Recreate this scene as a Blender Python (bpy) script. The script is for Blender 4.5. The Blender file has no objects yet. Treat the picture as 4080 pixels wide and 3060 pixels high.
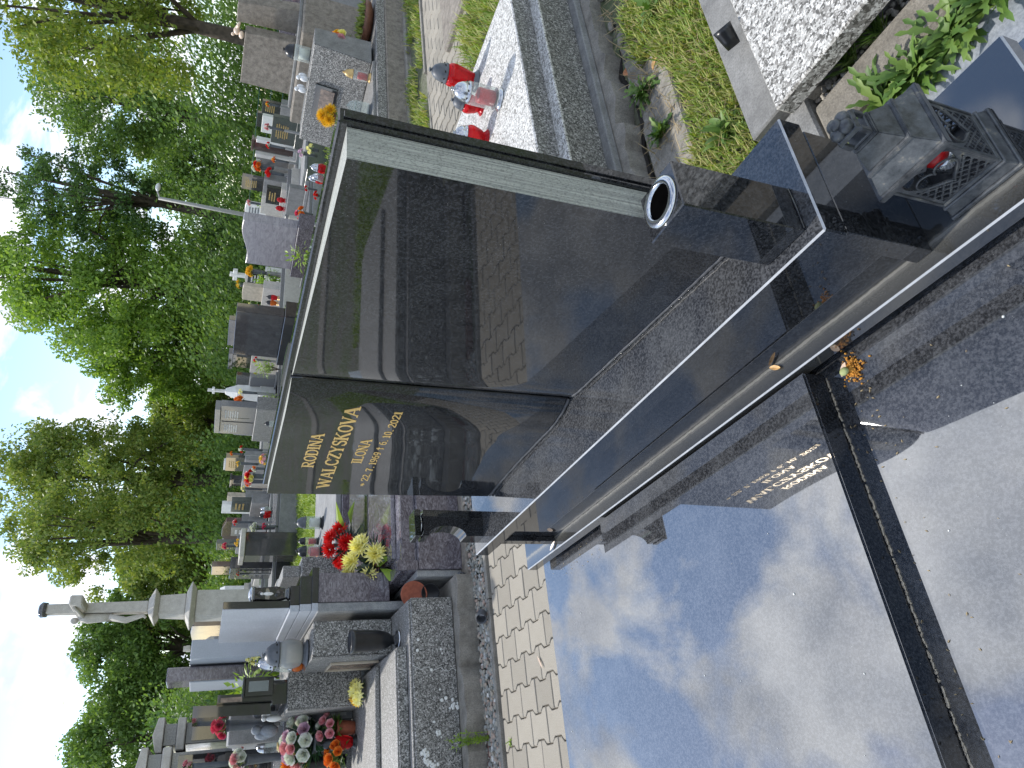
import bpy, bmesh, math, random
from mathutils import Vector, Matrix
random.seed(11)
S = bpy.context.scene
COL = S.collection
rad = math.radians
# ------------------------------------------------------------------ camera
cd = bpy.data.cameras.new('camera'); cam = bpy.data.objects.new('camera', cd); COL.objects.link(cam)
RIGHT = Vector((0.48959, 0.86733, 0.08965)); DOWN = Vector((0.35858, -0.10655, -0.92740)); FWD = Vector((-0.79481, 0.48619, -0.36317))
Mx = Matrix.Identity(4)
for i in range(3):                       # the phone was held upright, the picture lies on its side
    Mx[i][0] = DOWN[i]; Mx[i][1] = RIGHT[i]; Mx[i][2] = -FWD[i]
Mx[2][3] = 1.6
cam.matrix_world = Mx
cd.sensor_fit = 'HORIZONTAL'; cd.sensor_width = 36; cd.lens = 24.84; cd.clip_start = .05; cd.clip_end = 500
S.camera = cam
# ------------------------------------------------------------------ sky, sun, exposure
SUN = Vector((-0.965, -0.21, 1.08)).normalized()
W = bpy.data.worlds.new('World'); S.world = W; W.use_nodes = True
wn = W.node_tree.nodes; wl = W.node_tree.links
wn.clear()
def wnode(t, **k):
    n = wn.new(t)
    for a, b in k.items(): setattr(n, a, b)
    return n
sky = wnode('ShaderNodeTexSky', sky_type='NISHITA'); sky.sun_disc = False
sky.sun_elevation = math.asin(SUN.z); sky.sun_rotation = math.atan2(SUN.x, SUN.y); sky.air_density = 1.0; sky.dust_density = .2; sky.ozone_density = 1.4
tc = wnode('ShaderNodeTexCoord'); sep = wnode('ShaderNodeSeparateXYZ'); wl.new(tc.outputs['Generated'], sep.inputs[0])
def wmath(op, a, b=None):
    n = wnode('ShaderNodeMath', operation=op)
    for i, v in enumerate((a, b)):
        if v is None: continue
        if isinstance(v, (int, float)): n.inputs[i].default_value = v
        else: wl.new(v, n.inputs[i])
    return n.outputs[0]
zz = wmath('ADD', wmath('MAXIMUM', sep.outputs[2], 0.0), .30)
cx = wnode('ShaderNodeCombineXYZ'); wl.new(wmath('DIVIDE', sep.outputs[0], zz), cx.inputs[0]); wl.new(wmath('DIVIDE', sep.outputs[1], zz), cx.inputs[1])
n1 = wnode('ShaderNodeTexNoise'); n1.inputs['Scale'].default_value = 3.3; n1.inputs['Detail'].default_value = 9; n1.inputs['Roughness'].default_value = .55; n1.inputs['Distortion'].default_value = .45
wl.new(cx.outputs[0], n1.inputs['Vector'])
rp = wnode('ShaderNodeValToRGB'); rp.color_ramp.elements[0].position = .465; rp.color_ramp.elements[1].position = .56
wl.new(n1.outputs[0], rp.inputs[0])
n2 = wnode('ShaderNodeTexNoise'); n2.inputs['Scale'].default_value = 5.5; n2.inputs['Detail'].default_value = 5
mp = wnode('ShaderNodeMapping'); mp.inputs['Location'].default_value = (3.1, 1.7, 0); wl.new(cx.outputs[0], mp.inputs[0]); wl.new(mp.outputs[0], n2.inputs['Vector'])
rc = wnode('ShaderNodeValToRGB')
rc.color_ramp.elements[0].position = .36; rc.color_ramp.elements[0].color = (.50, .545, .635, 1)
rc.color_ramp.elements[1].position = .60; rc.color_ramp.elements[1].color = (.90, .93, .985, 1)
wl.new(n2.outputs[0], rc.inputs[0])
csc = wnode('ShaderNodeVectorMath', operation='SCALE'); csc.inputs['Scale'].default_value = 6.9; wl.new(rc.outputs[0], csc.inputs[0])
ssc = wnode('ShaderNodeVectorMath', operation='SCALE'); ssc.inputs['Scale'].default_value = .88; wl.new(sky.outputs[0], ssc.inputs[0])
mx = wnode('ShaderNodeMix', data_type='RGBA'); wl.new(rp.outputs[0], mx.inputs[0]); wl.new(ssc.outputs[0], mx.inputs[6]); wl.new(csc.outputs[0], mx.inputs[7])
bg = wnode('ShaderNodeBackground'); bg.inputs['Strength'].default_value = .1; wl.new(mx.outputs[2], bg.inputs[0])
wo = wnode('ShaderNodeOutputWorld'); wl.new(bg.outputs[0], wo.inputs[0])
sd = bpy.data.lights.new('sun', 'SUN'); sd.energy = 1.65; sd.angle = rad(2.0); sd.color = (1, .955, .88)
so = bpy.data.objects.new('sun', sd); COL.objects.link(so); so.rotation_euler = SUN.to_track_quat('Z', 'Y').to_euler(); so.location = (-20, -5, 30)
S.view_settings.view_transform = 'Standard'; S.view_settings.look = 'None'; S.view_settings.exposure = 1.38; S.view_settings.gamma = 1
S.view_settings.use_curve_mapping = False
S.cycles.max_bounces = 10; S.cycles.transparent_max_bounces = 12; S.cycles.caustics_reflective = False; S.cycles.caustics_refractive = False
S.cycles.use_denoising = True
# ------------------------------------------------------------------ materials
MATS = {}
class NT:
    def __init__(s, name):
        s.m = bpy.data.materials.new(name); s.m.use_nodes = True; s.t = s.m.node_tree; s.n = s.t.nodes; s.l = s.t.links
        s.p = s.n['Principled BSDF']; s._tc = None; MATS[name] = s.m
    def add(s, typ, **k):
        n = s.n.new(typ)
        for a, b in k.items():
            if a.startswith('_'): n.inputs[a[1:].replace('_', ' ')].default_value = b
            else: setattr(n, a, b)
        return n
    def link(s, a, b): s.l.new(a, b)
    def co(s, scale=(1, 1, 1)):
        if not s._tc: s._tc = s.add('ShaderNodeTexCoord')
        mp = s.add('ShaderNodeMapping'); mp.inputs['Scale'].default_value = scale; s.link(s._tc.outputs['Object'], mp.inputs[0]); return mp.outputs[0]
    def noise(s, scale, detail=4, rough=.55, dist=0, sc=(1, 1, 1)):
        n = s.add('ShaderNodeTexNoise', _Scale=scale, _Detail=detail, _Roughness=rough, _Distortion=dist); s.link(s.co(sc), n.inputs['Vector']); return n.outputs[0]
    def voro(s, scale, feature='F1', out=1, rnd=1):
        n = s.add('ShaderNodeTexVoronoi', feature=feature, _Scale=scale, _Randomness=rnd); s.link(s.co(), n.inputs['Vector']); return n.outputs[out]
    def ramp(s, src, stops, const=False):
        r = s.add('ShaderNodeValToRGB'); e = r.color_ramp.elements
        if const: r.color_ramp.interpolation = 'CONSTANT'
        while len(e) < len(stops): e.new(.5)
        for i, (p, c) in enumerate(stops):
            e[i].position = p; e[i].color = (*c, 1) if not isinstance(c, (int, float)) else (c, c, c, 1)
        s.link(src, r.inputs[0]); return r.outputs[0]
    def mix(s, f, a, b, bt='MIX'):
        n = s.add('ShaderNodeMix', data_type='RGBA', blend_type=bt)
        for i, v in ((0, f), (6, a), (7, b)):
            if hasattr(v, 'node'): s.link(v, n.inputs[i])
            elif i == 0: n.inputs[0].default_value = v
            else: n.inputs[i].default_value = (*v, 1) if not isinstance(v, (int, float)) else (v, v, v, 1)
        return n.outputs[2]
    def math(s, op, a, b):
        n = s.add('ShaderNodeMath', operation=op)
        for i, v in enumerate((a, b)):
            if hasattr(v, 'node'): s.link(v, n.inputs[i])
            else: n.inputs[i].default_value = v
        return n.outputs[0]
    def bump(s, h, dist=.002, strength=1):
        b = s.add('ShaderNodeBump', _Distance=dist, _Strength=strength); s.link(h, b.inputs['Height']); s.link(b.outputs[0], s.p.inputs['Normal'])
    def set(s, **k):
        for a, b in k.items():
            i = s.p.inputs[a.replace('_', ' ')]
            if hasattr(b, 'node'): s.link(b, i)
            else: i.default_value = (*b, 1) if isinstance(b, tuple) and len(b) == 3 else b
        return s
def plain(name, c, r=.5, ior=1.5, met=0, var=.25, sc=30, **k):
    t = NT(name); v = t.noise(sc, 5)
    c2 = tuple(x * (1 - var) for x in c); c3 = tuple(min(1, x * (1 + var)) for x in c)
    t.set(Base_Color=t.ramp(v, [(.3, c2), (.7, c3)]), Roughness=r, IOR=ior, Metallic=met, **k); return t
def granite(name, dark, light, ior=2.0, r=.035, sc=330, speck=.5, dust=.02):
    t = NT(name)
    g = t.noise(sc, 3, .7)
    c = t.ramp(g, [(.42, dark), (.62, light)])
    d = t.noise(7, 6, .65)
    c = t.mix(t.ramp(d, [(.45, 0.0), (.8, dust * 8)]), c, (.24, .25, .26))
    sp = t.voro(120, 'F1', 0); m = t.ramp(sp, [(.0, 1.0), (.055, speck), (.075, 0.0)])
    far = t.math('MULTIPLY', m, t.ramp(t.noise(31, 2), [(.52, 0.0), (.6, 1.0)]))
    c = t.mix(far, c, (.5, .5, .48))
    rr = t.ramp(t.noise(5, 5, .7), [(.35, r * .5), (.8, r * 1.6)])
    t.set(Base_Color=c, Roughness=rr, IOR=ior); return t
granite('black_granite', (.006, .0064, .0074), (.036, .038, .043), ior=1.72, sc=200, dust=.012)
granite('plinth_granite', (.018, .019, .021), (.088, .091, .098), ior=1.75, sc=190, dust=.03)
granite('slab_granite', (.022, .023, .026), (.088, .091, .098), ior=3.1, sc=190, dust=.035, r=.022)
granite('black_granite_far', (.008, .008, .009), (.03, .031, .034), ior=1.9, sc=200, dust=.01)
granite('dark_grey_granite', (.03, .03, .033), (.075, .075, .08), ior=1.8, sc=160, r=.06)
granite('grey_granite', (.13, .13, .135), (.25, .25, .255), ior=1.55, sc=150, r=.18)
granite('brown_granite', (.07, .045, .04), (.15, .10, .09), ior=1.7, sc=140, r=.1)
granite('green_granite', (.05, .06, .055), (.12, .135, .12), ior=1.6, sc=150, r=.15)
def purple(name, r, ior):
    t = NT(name); a = t.noise(14, 7, .68, 2.4, (1, 1, 2.2)); b = t.noise(60, 4, .6, 1.0)
    c = t.ramp(a, [(.3, (.035, .03, .036)), (.46, (.115, .10, .115)), (.56, (.19, .175, .195)), (.68, (.30, .285, .31))])
    c = t.mix(t.ramp(b, [(.45, 0.0), (.7, .45)]), c, (.06, .055, .065)); t.set(Base_Color=c, Roughness=r, IOR=ior)
purple('purple_granite', .12, 1.6); t = NT('purple_granite_light'); a = t.noise(5, 8, .7, 1.6, (1.0, 1, 3.4)); t.set(Base_Color=t.ramp(a, [(.3, (.19, .175, .195)), (.5, (.31, .295, .315)), (.7, (.42, .40, .42))]), Roughness=.3); purple('purple_granite_polished', .06, 2.0)
def terrazzo(name, sc, stops, r=.55, grime=.25, ior=1.5):
    t = NT(name); v = t.voro(sc, 'F1', 1)
    sv = t.add('ShaderNodeSeparateColor'); t.link(v, sv.inputs[0])
    c = t.ramp(sv.outputs[0], stops, True)
    v2 = t.voro(sc * 2.3, 'F1', 1); s2 = t.add('ShaderNodeSeparateColor'); t.link(v2, s2.inputs[0])
    c = t.mix(t.ramp(s2.outputs[1], [(.0, 0.0), (.62, .8)], True), c, t.ramp(s2.outputs[0], stops, True))
    g = t.noise(3.5, 7, .7); c = t.mix(t.ramp(g, [(.42, 0.0), (.75, grime)]), c, (.09, .085, .07))
    e = t.voro(sc, 'DISTANCE_TO_EDGE', 0); c = t.mix(t.ramp(e, [(.0, .35), (.06, 0.0)]), c, (.2, .19, .17))
    t.set(Base_Color=c, Roughness=r, IOR=ior); t.bump(t.noise(sc * 1.5, 3), .0012, .6)
terrazzo('terrazzo_light', 120, [(0, (.13, .125, .11)), (.2, (.34, .33, .30)), (.42, (.60, .59, .56)), (.7, (.78, .77, .74))], grime=.12)
terrazzo('terrazzo_coarse', 95, [(0, (.10, .095, .085)), (.25, (.26, .25, .23)), (.5, (.50, .49, .46)), (.78, (.74, .73, .70))], grime=.18)
terrazzo('terrazzo_grey', 120, [(0, (.03, .03, .03)), (.28, (.12, .118, .11)), (.55, (.26, .255, .24)), (.82, (.48, .47, .45))], grime=.3)
terrazzo('terrazzo_smooth', 150, [(0, (.10, .098, .09)), (.3, (.19, .186, .175)), (.6, (.27, .262, .25)), (.88, (.50, .49, .47))], grime=.2)
def concrete(name, a, b, bumpd=.004, sc=9):
    t = NT(name); n = t.noise(sc, 10, .7); f = t.noise(140, 4, .7)
    c = t.ramp(n, [(.3, a), (.5, tuple((x + y) / 2 for x, y in zip(a, b))), (.72, b)])
    c = t.mix(t.ramp(f, [(.35, .55), (.6, 0.0)]), c, tuple(x * .6 for x in a))
    t.set(Base_Color=c, Roughness=.9); t.bump(t.math('ADD', n, t.math('MULTIPLY', f, .5)), bumpd, .8)
concrete('concrete', (.17, .155, .13), (.42, .395, .345))
concrete('concrete_old', (.15, .128, .105), (.43, .385, .325), .014, 16)
concrete('concrete_grey', (.16, .16, .155), (.34, .34, .33))
concrete('sandstone', (.15, .135, .11), (.34, .31, .26), .008, 13)
concrete('blue_stone', (.22, .245, .28), (.36, .385, .42), .001, 30)
concrete('cream_stone', (.45, .42, .37), (.66, .63, .57), .002, 12)
concrete('grey_stone', (.20, .20, .20), (.38, .38, .375), .001, 6)
concrete('pale_board', (.40, .43, .47), (.52, .55, .60), .0006, 3)
concrete('mortar_render', (.19, .20, .21), (.48, .48, .46), .008, 7)
concrete('path_bed', (.055, .045, .032), (.13, .11, .085), .004, 40)
def soil():
    t = NT('soil'); n = t.noise(.9, 9, .7); f = t.noise(40, 6, .75)
    c = t.ramp(f, [(.3, (.06, .056, .042)), (.5, (.15, .145, .115)), (.7, (.26, .25, .21))])
    c = t.mix(t.ramp(n, [(.4, 0.0), (.62, .75)]), c, (.085, .13, .03)); t.set(Base_Color=c, Roughness=.95); t.bump(f, .012, .8)
soil()
def paver_mat():
    t = NT('paver'); f = t.noise(230, 4, .75); n = t.noise(16, 5)
    oi = t.add('ShaderNodeObjectInfo')
    c = t.ramp(f, [(.28, (.18, .158, .125)), (.5, (.31, .283, .235)), (.72, (.43, .397, .335))])
    c = t.mix(t.ramp(n, [(.4, 0.0), (.8, .3)]), c, (.25, .22, .17))
    br = t.ramp(oi.outputs['Random'], [(0, .82), (1, 1.08)]); c = t.mix(1.0, c, br, 'MULTIPLY')
    t.set(Base_Color=c, Roughness=.88); t.bump(f, .0015, .7)
paver_mat()
def leafm(name, cols, tr=.35, r=.5):
    t = NT(name); g = t.add('ShaderNodeNewGeometry')
    st = [(i / max(1, len(cols) - 1), c) for i, c in enumerate(cols)]
    c = t.ramp(g.outputs['Random Per Island'], st); t.set(Base_Color=c, Roughness=r)
    tl = t.add('ShaderNodeBsdfTranslucent'); t.link(t.mix(1.0, c, (1.0, 1.0, .55), 'MULTIPLY'), tl.inputs[0])
    ms = t.add('ShaderNodeMixShader'); ms.inputs[0].default_value = tr
    out = t.n['Material Output']; t.link(t.p.outputs[0], ms.inputs[1]); t.link(tl.outputs[0], ms.inputs[2]); t.link(ms.outputs[0], out.inputs[0])
leafm('leaf_mid', [(0.100, 0.195, 0.047), (0.165, 0.283, 0.059), (0.248, 0.378, 0.083), (0.118, 0.212, 0.053)], .42)
leafm('leaf_bright', [(0.142, 0.271, 0.041), (0.236, 0.389, 0.059), (0.342, 0.496, 0.088), (0.177, 0.307, 0.053)], .45)
leafm('leaf_dark', [(0.048, 0.112, 0.035), (0.087, 0.176, 0.051), (0.143, 0.255, 0.060), (0.064, 0.136, 0.040)], .4)
leafm('leaf_yellow', [(.15, .25, .04), (.25, .34, .05), (.37, .42, .08), (.12, .21, .035)], .42)
leafm('leaf_olive', [(0.142, 0.224, 0.047), (0.224, 0.319, 0.065), (0.319, 0.401, 0.088), (0.389, 0.425, 0.106)], .42)
leafm('grass_blade', [(0.150, 0.263, 0.037), (0.250, 0.375, 0.050), (0.375, 0.425, 0.088), (0.500, 0.450, 0.188), (0.200, 0.325, 0.044)], .35, .6)
leafm('lawn_blade', [(0.203, 0.338, 0.041), (0.324, 0.459, 0.061), (0.419, 0.499, 0.095)], .3, .6)
leafm('weed_leaf', [(.07, .15, .025), (.12, .22, .04), (.19, .29, .06)], .25)
leafm('dry_straw', [(.35, .27, .15), (.48, .38, .22), (.28, .2, .11)], .2, .7)
leafm('fake_leaf', [(.015, .05, .02), (.03, .09, .03), (.05, .13, .04)], .1)
leafm('lime_leaf', [(.22, .36, .04), (.32, .46, .06), (.26, .4, .05)], .3)
leafm('frond', [(.02, .045, .035), (.04, .075, .055), (.18, .22, .2)], .1)
for nm, cs in dict(red=[(.70, .012, .014), (.85, .03, .025), (.55, .006, .01)], yellow=[(.92, .86, .28), (.95, .91, .46), (.90, .80, .18)],
                   gold=[(.85, .50, .02), (.9, .6, .03), (.75, .4, .02)], orange=[(.85, .20, .02), (.9, .32, .04), (.7, .12, .02)], white=[(.75, .76, .72), (.85, .86, .84), (.62, .66, .58)],
                   pink=[(.75, .32, .38), (.85, .5, .52), (.68, .22, .3)], lilac=[(.58, .35, .5), (.72, .52, .64), (.5, .3, .45)], magenta=[(.7, .06, .16), (.8, .14, .25), (.6, .04, .12)]).items():
    leafm('petal_' + nm, cs, .2, .6)
plain('bark', (.075, .058, .042), .9, sc=8, var=.5)
plain('dark_metal', (.028, .032, .037), .42, 1.8, var=.35, sc=25)
def lantern_metal():
    t = NT('lantern_metal'); n = t.noise(38, 7, .7); c = t.ramp(n, [(.35, (.03, .033, .037)), (.6, (.105, .112, .12)), (.76, (.36, .32, .24))])
    t.set(Base_Color=c, Roughness=t.ramp(n, [(.4, .28), (.7, .65)]), Metallic=.25); t.bump(n, .0005, .4)
lantern_metal()
plain('steel', (.55, .56, .58), .16, met=1, var=.08); plain('silver_plastic', (.5, .51, .53), .22, met=.85, var=.1)
plain('black_plastic', (.012, .013, .015), .3, var=.3); plain('grey_plastic', (.09, .10, .115), .45, var=.2)
plain('brass', (.55, .38, .16), .35, met=.6, var=.15); plain('gold_paint', (.74, .50, .17), .4, met=.2, var=.12, sc=300)
plain('terracotta', (.33, .095, .05), .7, var=.25); plain('brown_clay', (.17, .075, .045), .55, var=.3); plain('white_plastic', (.72, .73, .74), .4, var=.08)
plain('white_marble', (.68, .68, .66), .35, var=.1, sc=9); plain('beige_stone', (.46, .40, .31), .6, var=.2, sc=12); plain('white_print', (.62, .62, .6), .6, var=.05); plain('gold_print', (.50, .36, .13), .5, var=.1)
plain('peach_ceramic', (.75, .58, .44), .35, var=.1); plain('photo_print', (.22, .16, .12), .25, 1.6, var=.6, sc=22); plain('orange_crumb', (.55, .25, .035), .8, var=.45, sc=180)
plain('brown_leaf', (.38, .16, .06), .7, var=.4); plain('tan_leaf', (.62, .38, .16), .6, var=.35, sc=90); plain('soft_green', (.35, .40, .17), .7, var=.2); plain('candle_wax', (.72, .70, .64), .5, var=.05)
plain('red_wax', (.50, .012, .015), .35, var=.2); plain('fence_green', (.03, .10, .08), .5, var=.1); plain('lamp_grey', (.33, .33, .31), .6, var=.15); plain('wicker', (.30, .16, .08), .7, var=.5, sc=120)
plain('lichen', (.72, .73, .70), .95, var=.15, sc=90); plain('sealant_black', (.006, .006, .007), .18, 1.6, var=.2); plain('sealant_grey', (.07, .07, .075), .5, var=.3, sc=70)
plain('chamfer_highlight', (.40, .41, .43), .4, 1.8, var=.2); plain('crack_dark', (.02, .017, .014), .95); plain('hole_shade', (.002, .002, .002), 1, 1.0); plain('brick_dark', (.16, .085, .07), .85, var=.3)
def glass(name, c, r=.02, tr=1.0):
    t = NT(name); t.set(Base_Color=c, Roughness=r, IOR=1.3, Transmission_Weight=tr); return t
glass('red_glass', (.75, .015, .02), .06, .55); glass('orange_glass', (.85, .2, .03), .1, .5)
def thin_glass(name, c, k=.75):
    t = NT(name); tr = t.add('ShaderNodeBsdfTransparent'); tr.inputs[0].default_value = (*c, 1); ms = t.add('ShaderNodeMixShader'); t.set(Base_Color=(.75, .78, .77), Roughness=.06, IOR=1.5)
    lw = t.add('ShaderNodeLayerWeight', _Blend=.35); r = t.ramp(lw.outputs['Facing'], [(0, 1 - k), (.75, 1 - k * .8), (1, .7)]); t.link(r, ms.inputs[0]); t.link(tr.outputs[0], ms.inputs[1]); t.link(t.p.outputs[0], ms.inputs[2]); t.link(ms.outputs[0], t.n['Material Output'].inputs[0])
thin_glass('clear_glass', (.9, .95, .93), .82); thin_glass('smoke_glass', (.55, .52, .47), .72)
def pages():
    t = NT('page_edge'); a = t.noise(1, 5, .75, 0, (2.5, 420, 2.5)); b = t.noise(260, 4, .7); s = t.noise(1, 2, .6, 0, (1.2, 75, 1.2))
    c = t.ramp(a, [(.28, (.17, .175, .165)), (.47, (.38, .385, .345)), (.64, (.60, .61, .54))])
    c = t.mix(t.ramp(s, [(.30, .8), (.41, 0.0)]), c, (.045, .047, .045)); c = t.mix(t.ramp(b, [(.38, .45), (.5, 0.0)]), c, (.07, .075, .07))
    t.set(Base_Color=c, Roughness=.85); t.bump(t.math('ADD', t.math('MULTIPLY', s, 1.5), t.math('MULTIPLY', b, .4)), .005, .9)
pages()
def ledge():   # polished stone with a film of dried cream dirt, thickest towards the back joint
    t = NT('dusty_granite'); sx = t.add('ShaderNodeSeparateXYZ'); t.link(t.co(), sx.inputs[0]); n = t.noise(26, 7, .7); n2 = t.noise(5, 4)
    f = t.math('ADD', t.math('MULTIPLY', sx.outputs[1], 26.0), t.math('MULTIPLY', t.math('SUBTRACT', n, .5), .35))
    m = t.ramp(t.math('MULTIPLY', f, .5), [(.06, .07), (.40, .17), (.54, .5), (.64, .10), (.8, .04)]); base = t.ramp(t.noise(420, 3, .7), [(.42, (.01, .011, .012)), (.62, (.035, .037, .04))])
    c = t.mix(t.math('MULTIPLY', m, t.ramp(n2, [(.3, .7), (.7, 1.0)])), base, (.36, .35, .31)); t.set(Base_Color=c, Roughness=t.ramp(m, [(.06, .05), (.3, .2), (.8, .6)]), IOR=2.4)
ledge()
# ------------------------------------------------------------------ mesh helpers
class MB:
    def __init__(s): s.v = []; s.f = []; s.mi = []; s.sm = []
    def face(s, pts, mi=0, sm=False):
        b = len(s.v); s.v += [tuple(p) for p in pts]; s.f.append(tuple(range(b, b + len(pts)))); s.mi.append(mi); s.sm.append(sm)
    def box(s, x0, x1, y0, y1, z0, z1, mi=0):
        b = len(s.v); s.v += [(x, y, z) for z in (z0, z1) for y in (y0, y1) for x in (x0, x1)]
        for f in ((0, 2, 3, 1), (4, 5, 7, 6), (0, 1, 5, 4), (2, 6, 7, 3), (0, 4, 6, 2), (1, 3, 7, 5)): s.f.append(tuple(b + i for i in f)); s.mi.append(mi); s.sm.append(False)
        return s
    def frustum(s, c0, c1, z0, z1, mi=0):     # c = (x0,x1,y0,y1) at z0 and z1
        b = len(s.v); s.v += [(x, y, z) for z, c in ((z0, c0), (z1, c1)) for y in c[2:] for x in c[:2]]
        for f in ((0, 2, 3, 1), (4, 5, 7, 6), (0, 1, 5, 4), (2, 6, 7, 3), (0, 4, 6, 2), (1, 3, 7, 5)): s.f.append(tuple(b + i for i in f)); s.mi.append(mi); s.sm.append(False)
        return s
    def prism(s, out, axis, d0, d1, mi=0):    # outline in the two other axes, counter-clockwise, extruded along axis
        def pt(a, b, d): return {'y': (a, d, b), 'x': (d, a, b), 'z': (a, b, d)}[axis]
        n = len(out); b = len(s.v); s.v += [pt(p, q, d0) for p, q in out] + [pt(p, q, d1) for p, q in out]
        s.f.append(tuple(b + i for i in range(n))); s.f.append(tuple(b + n + i for i in reversed(range(n))))
        for i in range(n): j = (i + 1) % n; s.f.append((b + j, b + i, b + n + i, b + n + j))
        s.mi += [mi] * (n + 2); s.sm += [False] * (n + 2); return s
    def lathe(s, prof, n=20, c=(0, 0, 0), ax=None, mi=0, sm=True, ribs=0, rd=0):
        b = len(s.v); M = Matrix.Identity(3) if ax is None else Vector(ax).normalized().to_track_quat('Z', 'Y').to_matrix()
        for r, z in prof:
            for i in range(n):
                a = 2 * math.pi * i / n; k = 1 + (rd * math.cos(ribs * a) if ribs else 0); p = M @ Vector((r * k * math.cos(a), r * k * math.sin(a), z)); s.v.append((p.x + c[0], p.y + c[1], p.z + c[2]))
        for j in range(len(prof) - 1):
            for i in range(n): k = (i + 1) % n; s.f.append((b + j * n + i, b + j * n + k, b + (j + 1) * n + k, b + (j + 1) * n + i)); s.mi.append(mi); s.sm.append(sm)
        if prof[0][0] > 1e-5: s.f.append(tuple(b + i for i in reversed(range(n)))); s.mi.append(mi); s.sm.append(False)
        if prof[-1][0] > 1e-5: s.f.append(tuple(b + (len(prof) - 1) * n + i for i in range(n))); s.mi.append(mi); s.sm.append(False)
        return s
    def tube(s, pts, rs, n=8, mi=0, cap=True):
        b = len(s.v); pts = [Vector(p) for p in pts]
        if not hasattr(rs, '__len__'): rs = [rs] * len(pts)
        for i, p in enumerate(pts):
            d = (pts[min(i + 1, len(pts) - 1)] - pts[max(i - 1, 0)]).normalized(); u = d.orthogonal().normalized() if i == 0 else (u - d * u.dot(d)).normalized(); w = d.cross(u)
            for k in range(n): a = 2 * math.pi * k / n; q = p + (u * math.cos(a) + w * math.sin(a)) * rs[i]; s.v.append(tuple(q))
        for j in range(len(pts) - 1):
            for i in range(n): k = (i + 1) % n; s.f.append((b + j * n + i, b + j * n + k, b + (j + 1) * n + k, b + (j + 1) * n + i)); s.mi.append(mi); s.sm.append(True)
        if cap: s.f.append(tuple(b + i for i in reversed(range(n)))); s.f.append(tuple(b + (len(pts) - 1) * n + i for i in range(n))); s.mi += [mi] * 2; s.sm += [False] * 2
        return s
    def ball(s, c, r, n=10, m=6, mi=0):
        if not hasattr(r, '__len__'): r = (r, r, r)
        b = len(s.v)
        for j in range(1, m):
            t = math.pi * j / m
            for i in range(n): a = 2 * math.pi * i / n; s.v.append((c[0] + r[0] * math.sin(t) * math.cos(a), c[1] + r[1] * math.sin(t) * math.sin(a), c[2] - r[2] * math.cos(t)))
        lo = len(s.v); s.v += [(c[0], c[1], c[2] - r[2]), (c[0], c[1], c[2] + r[2])]
        for j in range(m - 2):
            for i in range(n): k = (i + 1) % n; s.f.append((b + j * n + i, b + j * n + k, b + (j + 1) * n + k, b + (j + 1) * n + i)); s.mi.append(mi); s.sm.append(True)
        for i in range(n): k = (i + 1) % n; s.f.append((lo, b + k, b + i)); s.f.append((lo + 1, b + (m - 2) * n + i, b + (m - 2) * n + k)); s.mi += [mi] * 2; s.sm += [True] * 2
        return s
    def leaf(s, p, d, up, L, w, mi=0, bend=.2):   # pointed leaf of four triangles
        p = Vector(p); d = Vector(d).normalized(); sd = d.cross(Vector(up)); sd = sd.normalized() if sd.length > 1e-4 else d.orthogonal().normalized(); nn = sd.cross(d)
        a = p + d * L * .45 + sd * w * .5 + nn * bend * L * .2; c = p + d * L * .45 - sd * w * .5 + nn * bend * L * .2; t = p + d * L - nn * bend * L * .3; b = len(s.v)
        s.v += [tuple(p), tuple(a), tuple(t), tuple(c)]; s.f += [(b, b + 1, b + 2), (b, b + 2, b + 3)]; s.mi += [mi] * 2; s.sm += [False] * 2
    def mesh(s, name, mats, bevel=0, seg=1, off=(0, 0, 0)):
        bmi = -1
        if bevel and name in ('base_plate', 'upper_plate'): mats = [mats, 'chamfer_highlight']; bmi = 1  # plate edges painted pale, standing in for the sky gleaming on them
        me = bpy.data.meshes.new(name); o = Vector(off); me.from_pydata([(v[0] - o.x, v[1] - o.y, v[2] - o.z) for v in s.v], [], s.f)
        for m in (mats if isinstance(mats, (list, tuple)) else [mats]): me.materials.append(MATS[m])
        me.polygons.foreach_set('material_index', s.mi); me.polygons.foreach_set('use_smooth', s.sm)
        if bevel:
            bm = bmesh.new(); bm.from_mesh(me)
            es = [e for e in bm.edges if len(e.link_faces) == 2 and e.calc_face_angle(0) > .5]
            bmesh.ops.bevel(bm, geom=es, offset=bevel, segments=seg, affect='EDGES', clamp_overlap=True, material=bmi); bm.to_mesh(me); bm.free()
        me.update(); return me
def link(o, parent=None, loc=None):
    COL.objects.link(o)
    if parent is not None: o.parent = parent
    if loc is not None: o.location = loc
    return o
def part(name, mb, mats, parent, bevel=0, seg=1):      # geometry is given in the thing's own coordinates
    return link(bpy.data.objects.new(name, mb.mesh(name, mats, bevel, seg)), parent)
def wpart(name, mb, mats, thing, bevel=0, seg=1):      # geometry is given in world coordinates
    return link(bpy.data.objects.new(name, mb.mesh(name, mats, bevel, seg, thing.location if thing.parent is None else thing.parent.location)), thing)
def tag(o, label, cat, group=None):
    o['label'] = label; o['category'] = cat
    if group: o['group'] = group
    return o
def thing(name, label, cat, loc=(0, 0, 0), group=None, rz=0):
    o = bpy.data.objects.new(name, None); o.empty_display_size = .1; link(o, None, loc); o.rotation_euler.z = rz; return tag(o, label, cat, group)
def solo(name, mb, mats, label, cat, loc, group=None, bevel=0):
    o = link(bpy.data.objects.new(name, mb.mesh(name, mats, bevel, 1, loc)), None, loc); return tag(o, label, cat, group)
def struct(name, mb, mats, bevel=0, kind='structure', label=None):
    o = link(bpy.data.objects.new(name, mb.mesh(name, mats, bevel))); o['kind'] = kind
    if label: o['label'] = label
    return o
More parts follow.
